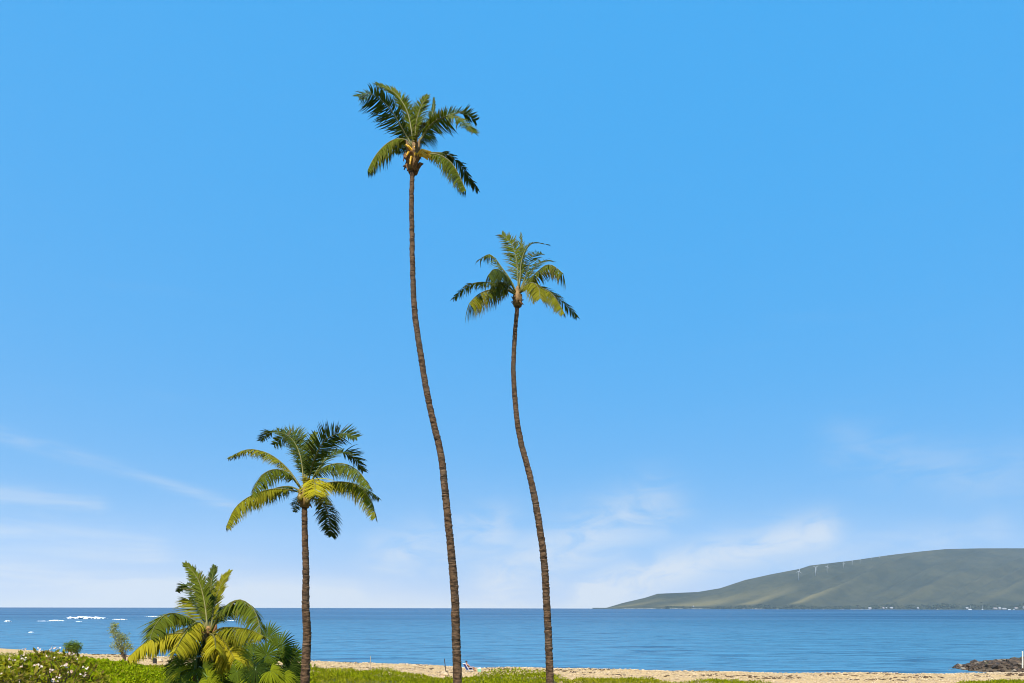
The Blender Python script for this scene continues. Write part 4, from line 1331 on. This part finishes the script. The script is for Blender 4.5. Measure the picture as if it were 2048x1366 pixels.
def wispy(name, label, base_px, Y, pts, rads, color, count, ln, seed, stems):
    rr = random.Random(seed)
    b = P(*base_px, Y)
    b.z = float(ground_z(b.x, b.y)) - 0.05
    root = thing(name, b, label, 'small tree')
    ms = MB(); mb = MB()
    blobs = [(P(x, y, Y), r_ / F * Y) for (x, y), r_ in zip(pts, rads)]
    for (c, r_) in blobs:
        for k in range(stems):
            e = c + rdir(rr, 0.4) * r_ * rr.uniform(0.3, 0.9)
            mid = b.lerp(e, 0.5) + Vector((rr.uniform(-.15, .15), rr.uniform(-.15, .15), 0))
            ms.tube([b + Vector((rr.uniform(-.05, .05), 0, 0)), mid, e], [0.05, 0.025, 0.008], 4, False)
        for k in range(count):
            q = rdir(rr)
            p_ = c + Vector((q.x, q.y, q.z)) * r_ * rr.random() ** 0.5
            d = rdir(rr, 0.5)
            leaf_quad(mb, p_, d, d.orthogonal().normalized(), ln * rr.uniform(0.6, 1.3), ln * 0.22, (rr.uniform(0.1, 0.9), 0.0, rr.uniform(0, 0.2)))
    ms.build('stem', M_STEM, root)
    mb.build('foliage', M_LEAF, root, color=color)
    return root


wispy('sapling', 'thin wispy sapling with sparse olive foliage at the beach edge left of the young palm', (250, 1325), 84,
      [(229, 1252), (226, 1262), (233, 1270), (240, 1284), (232, 1292), (248, 1276), (252, 1290), (244, 1300), (258, 1296), (238, 1276)],
      [8, 9, 11, 13, 11, 12, 10, 10, 9, 12], (0.30, 0.31, 0.08), 220, 0.30, 31, 2)
wispy('beach_shrub', 'small rounded bright green bush standing above the flowering shrub at the beach', (146, 1316), 92,
      [(136, 1292), (146, 1290), (155, 1292), (142, 1298), (152, 1299), (147, 1304)], [8, 10, 8, 10, 10, 9], (0.13, 0.20, 0.03), 380, 0.32, 37, 2)

# ------------------------------------------------------------------ low ground cover behind the beach: mounded leafy plants nobody could count


def foliage_mesh(name, Pn, D, N, ln, wd, tone, mat, color):
    """many leaves as arrays -> one mesh (each leaf two triangles folded on the midrib)"""
    n = len(Pn)
    S = np.cross(D, N); S /= np.linalg.norm(S, axis=1)[:, None] + 1e-9
    a = Pn; b = Pn + D * ln[:, None] * 0.45 + S * wd[:, None] * 0.5; c = Pn + D * ln[:, None]; d = Pn + D * ln[:, None] * 0.45 - S * wd[:, None] * 0.5
    V = np.stack([a, b, c, d], axis=1).reshape(-1, 3).astype(np.float32)
    i = np.arange(n) * 4
    T = np.stack([i, i + 1, i + 2, i, i + 2, i + 3], axis=1).reshape(-1, 3).astype(np.int32)
    me = bpy.data.meshes.new(name)
    me.vertices.add(len(V)); me.vertices.foreach_set('co', V.ravel())
    me.loops.add(T.size); me.loops.foreach_set('vertex_index', T.ravel())
    me.polygons.add(len(T))
    me.polygons.foreach_set('loop_start', (np.arange(len(T)) * 3).astype(np.int32))
    me.polygons.foreach_set('loop_total', np.full(len(T), 3, dtype=np.int32))
    me.update(calc_edges=True)
    me.materials.append(mat)
    ca = me.color_attributes.new('tone', 'FLOAT_COLOR', 'POINT')
    C = np.ones((n, 4, 4), np.float32); C[:, :, :3] = tone[:, None, :]
    ca.data.foreach_set('color', C.ravel())
    o = bpy.data.objects.new(name, me)
    COL.objects.link(o)
    o.color = (*color, 1)
    return o


def unit(a):
    return a / (np.linalg.norm(a, axis=1)[:, None] + 1e-9)


def mound(x, y):
    return 0.25 + 0.95 * sstep(0.25, 0.8, fbm(x / 5.0, y / 4.0, 3, 91)) * sstep(0, 4, grass_front(x) - y) * np.interp(x, [-5, 4, 5, 45, 50], [1, 0.9, 0.45, 0.45, 0.8])


N = 330000
gx = rng.uniform(-62, 58, N); gy = rng.uniform(44, 94, N)
gf = grass_front(gx) + (fbm(gx / 1.5, gy / 1.5, 3, 93) - 0.5) * 2.2
keep = (gy < gf) & (gy > gf - 24)
# only the seaward strip needs its full density
gx, gy, gf = gx[keep], gy[keep], gf[keep]
h = mound(gx, gy)
u = rng.random(len(gx)) ** 0.45
gz = ground_z(gx, gy) + h * u
D = unit(np.stack([rng.normal(0, 0.6, len(gx)), rng.normal(0, 0.6, len(gx)), np.abs(rng.normal(0.75, 0.4, len(gx)))], axis=1))
NN = unit(rng.normal(0, 1, (len(gx), 3)))
patch = fbm(gx / 3.0, gy / 3.0, 3, 95)
tone = np.stack([np.clip(rng.uniform(0.15, 0.85, len(gx)) * (0.6 + 0.8 * patch), 0, 1), (rng.random(len(gx)) < 0.08) * 0.8, np.clip(0.9 * sstep(0.55, 0.8, fbm(gx / 6, gy / 6, 3, 99)) + rng.uniform(-.1, .1, len(gx)), 0, 0.7)], axis=1)
tag(foliage_mesh('ground_cover', np.stack([gx, gy, gz], axis=1), D, NN, rng.uniform(0.16, 0.34, len(gx)), rng.uniform(0.05, 0.10, len(gx)), tone, M_GRASS, (0.235, 0.255, 0.005)),
    'bright green low plants mounded along the back of the beach', kind='stuff')

# taller hedge of leafy naupaka-like growth on the left, between the flowering shrub and the palms
N = 130000
hx = rng.uniform(-44, -16, N); hy = rng.uniform(44, 62, N)
pxh = 1024 + hx / hy * F
topz = CZ - (np.interp(pxh, [60, 150, 200, 230, 270, 300, 340, 420, 520, 600, 640, 700], [1312, 1316, 1319, 1325, 1327, 1336, 1338, 1335, 1338, 1345, 1358, 1372]) - HY) / F * hy
crown = topz - 1.4 * ((hy - 55) / 8) ** 2 - 0.75 * fbm(hx / 1.6, hy / 1.6, 3, 101) + 0.15
g0 = ground_z(hx, hy)
hz = g0 + (crown - g0) * rng.random(N) ** 0.25
keep = (crown > g0 + 0.15) & (pxh > 40) & (pxh < 690)
hx, hy, hz = hx[keep], hy[keep], hz[keep]
n = len(hx)
D = unit(np.stack([rng.normal(0, 0.6, n), rng.normal(0, 0.6, n), rng.normal(0.35, 0.5, n)], axis=1))
NN = unit(rng.normal(0, 1, (n, 3)) + np.array([-0.2, -0.5, 0.8]))
tone = np.stack([np.clip(rng.uniform(0.15, 0.85, n) * (0.55 + 0.9 * fbm(hx / 1.5, hy / 1.5, 3, 103)), 0, 1), (rng.random(n) < 0.04) * 0.8, np.clip(rng.uniform(-.2, .3, n), 0, 1)], axis=1)
tag(foliage_mesh('hedge_growth', np.stack([hx, hy, hz], axis=1), D, NN, rng.uniform(0.18, 0.34, n), rng.uniform(0.09, 0.16, n), tone, M_GRASS, (0.240, 0.290, 0.004)),
    'mass of bright green leafy growth right of the flowering shrub', kind='stuff')

# ------------------------------------------------------------------ beach: coral rubble, weed, rocks
M_RUBBLE = plain('coral_rubble', (0.46, 0.345, 0.215), 0.9, 0.42, 2.2, 0.2)
M_WEED = plain('dried_weed', (0.10, 0.062, 0.035), 0.95, 0.4, 2.0, 0.1)
ico_v = []
t_ = (1 + 5 ** .5) / 2
for a_, b_ in ((-1, t_), (1, t_), (-1, -t_), (1, -t_)):
    ico_v.append((a_, b_, 0))
for a_, b_ in ((-1, t_), (1, t_), (-1, -t_), (1, -t_)):
    ico_v.append((0, a_, b_))
for a_, b_ in ((t_, -1), (t_, 1), (-t_, -1), (-t_, 1)):
    ico_v.append((a_, 0, b_))
ICO = np.array(ico_v) / np.linalg.norm(ico_v[0])
ICF = np.array([(0, 11, 5), (0, 5, 1), (0, 1, 7), (0, 7, 10), (0, 10, 11), (1, 5, 9), (5, 11, 4), (11, 10, 2), (10, 7, 6), (7, 1, 8), (3, 9, 4), (3, 4, 2), (3, 2, 6), (3, 6, 8), (3, 8, 9), (4, 9, 5), (2, 4, 11), (6, 2, 10), (8, 6, 7), (9, 8, 1)])


def pebbles(name, x, y, z, size, flat, mat):
    n = len(x)
    sc_ = np.stack([size * rng.uniform(0.8, 1.7, n), size * rng.uniform(0.7, 1.2, n), size * flat * rng.uniform(0.6, 1.2, n)], axis=1)
    an = rng.uniform(0, 2 * np.pi, n)
    V = ICO[None] * (1 + rng.uniform(-.25, .25, (n, 12, 1))) * sc_[:, None, :]
    X = V[..., 0] * np.cos(an)[:, None] - V[..., 1] * np.sin(an)[:, None]
    Yv = V[..., 0] * np.sin(an)[:, None] + V[..., 1] * np.cos(an)[:, None]
    V = np.stack([X + x[:, None], Yv + y[:, None], V[..., 2] + z[:, None]], axis=-1).reshape(-1, 3).astype(np.float32)
    T = (ICF[None] + (np.arange(n) * 12)[:, None, None]).reshape(-1, 3).astype(np.int32)
    me = bpy.data.meshes.new(name)
    me.vertices.add(len(V)); me.vertices.foreach_set('co', V.ravel())
    me.loops.add(T.size); me.loops.foreach_set('vertex_index', T.ravel())
    me.polygons.add(len(T))
    me.polygons.foreach_set('loop_start', (np.arange(len(T)) * 3).astype(np.int32))
    me.polygons.foreach_set('loop_total', np.full(len(T), 3, dtype=np.int32))
    me.update(calc_edges=True)
    me.materials.append(mat)
    o = bpy.data.objects.new(name, me)
    COL.objects.link(o)
    return o


n = 90000
x = rng.uniform(-75, 70, n)
d = np.where(rng.random(n) < 0.55, np.abs(rng.normal(0, 6.0, n)), rng.uniform(0, 27, n)) + 0.2
y = shore(x) - d
k = rng.random(n) < (0.35 + 0.65 * sstep(0.35, 0.6, fbm(x / 5, d / 3, 3, 111))) * np.where(x < -42, 0.25, 1.0)
x, y = x[k], y[k]
k = x < 60
x, y = x[k], y[k]
tag(pebbles('coral_rubble', x, y, ground_z(x, y) + 0.02, rng.uniform(0.05, 0.24, len(x)) * np.clip(1.25 - (shore(x) - y) / 18, 0.4, 1.2), 0.75, M_RUBBLE), 'pale broken coral and stones strewn along the waterline', kind='stuff')
n = 9000
x = rng.uniform(-60, 75, n)
d = rng.uniform(0.3, 22, n)
y = shore(x) - d
k = (fbm(x / 3.5, y / 1.6, 4, 121) > 0.60) & (y > grass_front(x) - 1)
x, y = x[k], y[k]
tag(pebbles('dried_weed', x, y, ground_z(x, y) + 0.03, rng.uniform(0.06, 0.22, len(x)), 0.35, M_WEED), 'brown dried weed and driftwood bits scattered over the sand', kind='stuff')

# dark lava rocks running into the water at the right
m, nt, out = material('lava_rock')
co = nt.n('ShaderNodeTexCoord').outputs['Object']
oi = nt.n('ShaderNodeObjectInfo').outputs['Random']
nz = nt.noise(co, 2.2, 5.0, 0.65)
c = nt.mix(nt.ramp(nz, 0.35, 0.7), rgb(0.022, 0.015, 0.010), rgb(0.130, 0.085, 0.052))
c = nt.mix(nt.m('MULTIPLY', nt.m('GREATER_THAN', oi, 0.88), 0.8), c, rgb(0.26, 0.21, 0.15))
c = nt.mix(nt.m('MULTIPLY', nt.m('LESS_THAN', oi, 0.18), 0.6), c, rgb(0.09, 0.085, 0.035))
principled(nt, out, c, 0.8, 0.35, nz, 0.8, 0.1)
M_LAVA = m
rock_meshes = []
for s in range(8):
    bm = bmesh.new()
    bmesh.ops.create_icosphere(bm, subdivisions=1, radius=1.0)
    for v in bm.verts:
        k = 1 + 0.6 * mnoise.noise(v.co * 1.3 + Vector((s * 7, 0, 0))) + 0.25 * mnoise.noise(v.co * 3.1 + Vector((0, s * 5, 0)))
        v.co = v.co * k
        v.co.z *= 0.72
    me = bpy.data.meshes.new('rock')
    bm.to_mesh(me); bm.free()
    me.materials.append(M_LAVA)
    rock_meshes.append(me)
root = thing('rock_pile', (78, 96, 0.6), 'heap of dark lava rocks jutting into the water at the right edge', 'rocks')
rr = random.Random(77)
cnt = 0
while cnt < 297:
    x = rr.uniform(59, 98); y = rr.uniform(84, 110)
    rx = (x - 80) / 18.0; ry = (y - 98) / 12.5 - 0.25 * rx
    e = rx * rx + ry * ry
    if e > 1.08 or rr.random() < 0.25 * (y - 84) / 26: continue
    s = rr.uniform(0.26, 0.58) * (1.1 - 0.15 * e) * (1.4 if rr.random() < 0.1 else 1)
    z = float(ground_z(x, y)) + s * 0.2
    o = bpy.data.objects.new('rock', rock_meshes[cnt % 8])
    COL.objects.link(o)
    o.parent = root
    o.location = Vector((x, y, z)) - root.location
    o.rotation_euler = (rr.uniform(-.5, .5), rr.uniform(-.5, .5), rr.uniform(0, 6.28))
    o.scale = (s * rr.uniform(0.9, 1.5), s * rr.uniform(0.8, 1.2), s * rr.uniform(0.7, 1.05))
    cnt += 1

n = 2600
x = rng.uniform(58, 99, n); y = rng.uniform(83, 111, n)
rx = (x - 80) / 18.0; ry = (y - 98) / 12.5 - 0.25 * rx
k = rx * rx + ry * ry < 1.12
x, y = x[k], y[k]
sm_ = pebbles('small_rocks', x, y, ground_z(x, y) + 0.06, rng.uniform(0.12, 0.32, len(x)), 0.8, M_LAVA)
sm_.parent = root
sm_.location = -root.location
tag(sm_, kind='stuff')

# dark boulder pair on the sand right of the middle palm, pale boulder by the dark stake


def boulder(px, py, Y, sx, sz, mat, label):
    p_ = P(px, py, Y)
    g = float(ground_z(p_.x, p_.y))
    bm = bmesh.new()
    bmesh.ops.create_icosphere(bm, subdivisions=3, radius=1.0)
    for v in bm.verts:
        v.co *= 1 + 0.35 * mnoise.noise(v.co * 1.5 + Vector((px, 0, 0))) + 0.12 * mnoise.noise(v.co * 4 + Vector((0, px, 0)))
        v.co.x *= sx; v.co.y *= sx * 0.7; v.co.z *= sz
    me = bpy.data.meshes.new('boulder')
    bm.to_mesh(me); bm.free()
    me.materials.append(mat)
    o = bpy.data.objects.new('boulder', me)
    COL.objects.link(o)
    o.location = (p_.x, p_.y, g + sz * 0.25)
    return tag(o, label, 'rock')


def ground_at(px, py):
    """where the view ray through a photo pixel meets the beach"""
    for Y in np.linspace(45, 140, 1900):
        p_ = P(px, py, Y)
        if p_.z <= float(ground_z(p_.x, p_.y)):
            return p_, Y
    return p_, Y


boulder(704, 1337, 95, 1.3, 0.35, M_LAVA, 'long flat dark rock on the rubble right of the middle palm trunk')
boulder(888, 1352, ground_at(888, 1352)[1], 0.42, 0.38, M_RUBBLE, 'pale rounded rock at the grass edge just left of the tallest trunk')
boulder(317, 1322, ground_at(317, 1324)[1], 0.5, 0.42, M_RUBBLE, 'pale rock at the beach edge under the yellow fronds of the young palm')

# stakes
M_WOOD = plain('weathered_wood', (0.36, 0.30, 0.22), 0.9, 0.25, 3.0)
M_DARKWOOD = plain('dark_wood', (0.05, 0.04, 0.035), 0.9, 0.3, 3.0)
M_WHITE = plain('white_paint', (0.70, 0.66, 0.55), 0.6, 0.05, 3.0)
M_BLACK = plain('black_plastic', (0.03, 0.03, 0.035), 0.5, 0.2, 3.0)


def stake(px, pb, pt, r_, mat, label, lean=0.0):
    b, Y = ground_at(px, pb)
    tp = P(px + lean, pt, Y)
    t = thing('stake', (b.x, b.y, b.z - 0.1), label, 'post')
    mb = MB(); mb.tube([b - Vector((0, 0, 0.1)), b.lerp(tp, 0.5) + Vector((0.01, 0, 0)), tp], [r_, r_ * 0.95, r_ * 0.85], 8); mb.build('pole', mat, t)
    mb = MB(); mb.tube([tp, tp + Vector((0, 0, 0.05))], [r_ * 1.15, r_ * 0.6], 8); mb.build('cap', mat, t)
    mb = MB(); mb.tube([b - Vector((0, 0, 0.08)), b + Vector((0, 0, 0.09))], [r_ * 3.2, r_ * 1.2], 9); mb.build('footing', M_WEED, t)
    return t


stake(741, 1344, 1313, 0.035, M_WOOD, 'thin pale wooden stake in the sand between the middle and tallest palms')
stake(892, 1344, 1318, 0.045, M_DARKWOOD, 'dark leaning stake in the beach just left of the tallest trunk', -3.5)
stake(2045, 1339, 1303, 0.085, M_WHITE, 'white post standing by the lava rocks at the right edge')

# dark bin at the left beach edge
b, Yb = ground_at(309.5, 1328)
t = thing('bin', b, 'small dark bin standing on the sand under the young palm fronds', 'bin')
mb = MB(); mb.tube([b + Vector((0, 0, z_)) for z_ in (0, 0.3, 0.58)], [0.2, 0.23, 0.25], 12); mb.build('body', M_BLACK, t)
mb = MB(); mb.tube([b + Vector((0, 0, z_)) for z_ in (0.58, 0.62, 0.70)], [0.275, 0.27, 0.10], 12); mb.build('lid', M_BLACK, t)

# ------------------------------------------------------------------ the sunbather by the water
pb, YP = ground_at(940, 1343.5)
gz0 = float(ground_z(pb.x, pb.y))
O3 = Vector((pb.x, pb.y, gz0))
M_BLUE = plain('blue_canvas', (0.03, 0.10, 0.52), 0.7, 0.1, 4.0)
M_FRAME = plain('chair_frame', (0.75, 0.75, 0.78), 0.4, 0.05, 4.0)
M_SKIN = plain('skin', (0.50, 0.23, 0.13), 0.55, 0.1, 8.0)
M_SHORTS = plain('dark_shorts', (0.04, 0.015, 0.03), 0.8, 0.1, 8.0)
M_CAP = plain('dark_cap', (0.02, 0.03, 0.05), 0.7, 0.1, 8.0)
M_GREEN = plain('green_cooler', (0.22, 0.52, 0.33), 0.5, 0.05, 4.0)
ch = thing('beach_chair', O3, 'low folding beach chair of blue canvas with white trim at the water edge', 'chair')


def L3(x, y, z):
    return O3 + Vector((x, y, z))


mb = MB(); mb.box(L3(-0.02, 0, 0.22), 0.52, 0.54, 0.03); mb.build('seat', M_BLUE, ch)
rot = Matrix.Rotation(R(-32), 3, 'Y')
mb = MB(); mb.box(L3(-0.47, 0, 0.54), 0.045, 0.56, 0.72, rot); mb.build('backrest', M_BLUE, ch)
mb = MB()
for s in (-0.30, 0.30):
    mb.box(L3(-0.48, s, 0.54), 0.055, 0.045, 0.78, rot)
mb.box(L3(-0.48, 0, 0.54) + rot @ Vector((0, 0, 0.40)), 0.06, 0.64, 0.05, rot)
mb.box(L3(-0.48, 0, 0.54) - rot @ Vector((0, 0, 0.385)), 0.06, 0.64, 0.05, rot)
mb.build('backrest_trim', M_FRAME, ch)
for s in (-0.29, 0.29):
    mb = MB(); mb.tube([L3(0.24, s, 0.0), L3(0.10, s, 0.22), L3(-0.25, s, 0.24)], [0.018] * 3, 6); mb.build('leg', M_FRAME, ch)
    mb = MB(); mb.tube([L3(-0.34, s, 0.0), L3(-0.18, s, 0.22)], [0.018] * 2, 6); mb.build('leg', M_FRAME, ch)
    mb = MB(); mb.tube([L3(0.16, s, 0.24), L3(0.16, s, 0.44), L3(-0.38, s, 0.46)], [0.018] * 3, 6); mb.build('armrest', M_FRAME, ch)

ch.rotation_euler.z = R(32)
# the person: one skinned body, reclining with bent knees
verts = []; edges = []; rads = []


def jv(p_, r_, par=None):
    verts.append(p_); rads.append(r_)
    if par is not None: edges.append((par, len(verts) - 1))
    return len(verts) - 1


pel = jv((-0.08, 0, 0.36), 0.135)
wst = jv((-0.19, 0, 0.50), 0.125, pel)
cst = jv((-0.33, 0, 0.70), 0.145, wst)
nck = jv((-0.43, 0, 0.88), 0.058, cst)
hd0 = jv((-0.44, 0, 0.98), 0.085, nck)
hd1 = jv((-0.45, 0, 1.08), 0.09, hd0)
jv((-0.44, 0, 1.15), 0.06, hd1)
jv((-0.345, 0, 1.03), 0.028, hd0)     # nose and chin side
for s in (-1, 1):
    sh = jv((-0.37, 0.19 * s, 0.79), 0.062, cst)
    el = jv((-0.16, 0.29 * s, 0.55), 0.045, sh)
    wr = jv((0.08, 0.27 * s, 0.50), 0.032, el)
    jv((0.17, 0.25 * s, 0.49), 0.026, wr)
    hp = jv((0.0, 0.10 * s, 0.33), 0.095, pel)
    kn = jv((0.38, 0.13 * s, 0.50), 0.062, hp)
    an_ = jv((0.62, 0.13 * s, 0.10), 0.040, kn)
    jv((0.76, 0.14 * s, 0.06), 0.032, an_)
me = bpy.data.meshes.new('person')
me.from_pydata([Vector(v) for v in verts], edges, [])
person = bpy.data.objects.new('person', me)
COL.objects.link(person)
person.location = O3
person.rotation_euler.z = R(32)
me.materials.append(M_SKIN)
md = person.modifiers.new('skin', 'SKIN')
for i, sv in enumerate(me.skin_vertices[0].data):
    sv.radius = (rads[i], rads[i]); sv.use_root = (i == 0)
md2 = person.modifiers.new('smooth', 'SUBSURF'); md2.levels = 1; md2.render_levels = 1
tag(person, 'bare-chested person in dark shorts and cap reclining in the blue beach chair', 'person')
mb = MB()
for s in (-1, 1):
    mb.tube([L3(-0.10, 0.05 * s, 0.35), L3(0.02, 0.10 * s, 0.345), L3(0.26, 0.12 * s, 0.45)], [0.135, 0.118, 0.10], 10)
mb.build('shorts', M_SHORTS, person)
mb = MB()
mb.tube([L3(-0.455, 0, 1.08), L3(-0.455, 0, 1.13), L3(-0.455, 0, 1.18), L3(-0.455, 0, 1.205)], [0.112, 0.112, 0.085, 0.02], 12)
mb.box(L3(-0.33, 0, 1.095), 0.14, 0.15, 0.015)
mb.build('cap', M_CAP, person)
co_ = thing('cooler', L3(0.98, 0.1, 0), 'pale green cooler box on the sand at the sunbather\'s feet', 'cooler')
mb = MB(); mb.box(L3(0.98, 0.1, 0.16), 0.34, 0.26, 0.32); mb.build('body', M_GREEN, co_)
mb = MB(); mb.box(L3(0.98, 0.1, 0.345), 0.36, 0.28, 0.045); mb.build('lid', M_FRAME, co_)
mb = MB(); mb.tube([L3(0.83, 0.1, 0.37), L3(0.85, 0.1, 0.47), L3(1.11, 0.1, 0.47), L3(1.13, 0.1, 0.37)], [0.012] * 4, 6); mb.build('handle', M_FRAME, co_)

# ------------------------------------------------------------------ sea air between here and the headland
HAZE_DENSITY = 3.0e-5
m, nt, out = material('sea_haze')
pv = nt.n('ShaderNodeVolumePrincipled')
pv.inputs['Color'].default_value = rgb(0.76, 0.88, 1.0)
pv.inputs['Density'].default_value = HAZE_DENSITY
pv.inputs['Anisotropy'].default_value = 0.2
nt.t.links.new(pv.outputs[0], out.inputs['Volume'])
mb = MB(); mb.box((0, 0, 300.0), 24000, 24000, 612)
mb.v = [Vector((v.x, v.y, -4.0 if v.z < 100 else 1250.0)) for v in mb.v]
hz = mb.build('haze', m)
tag(hz, 'thin pale sea haze softening the far headland', kind='stuff')
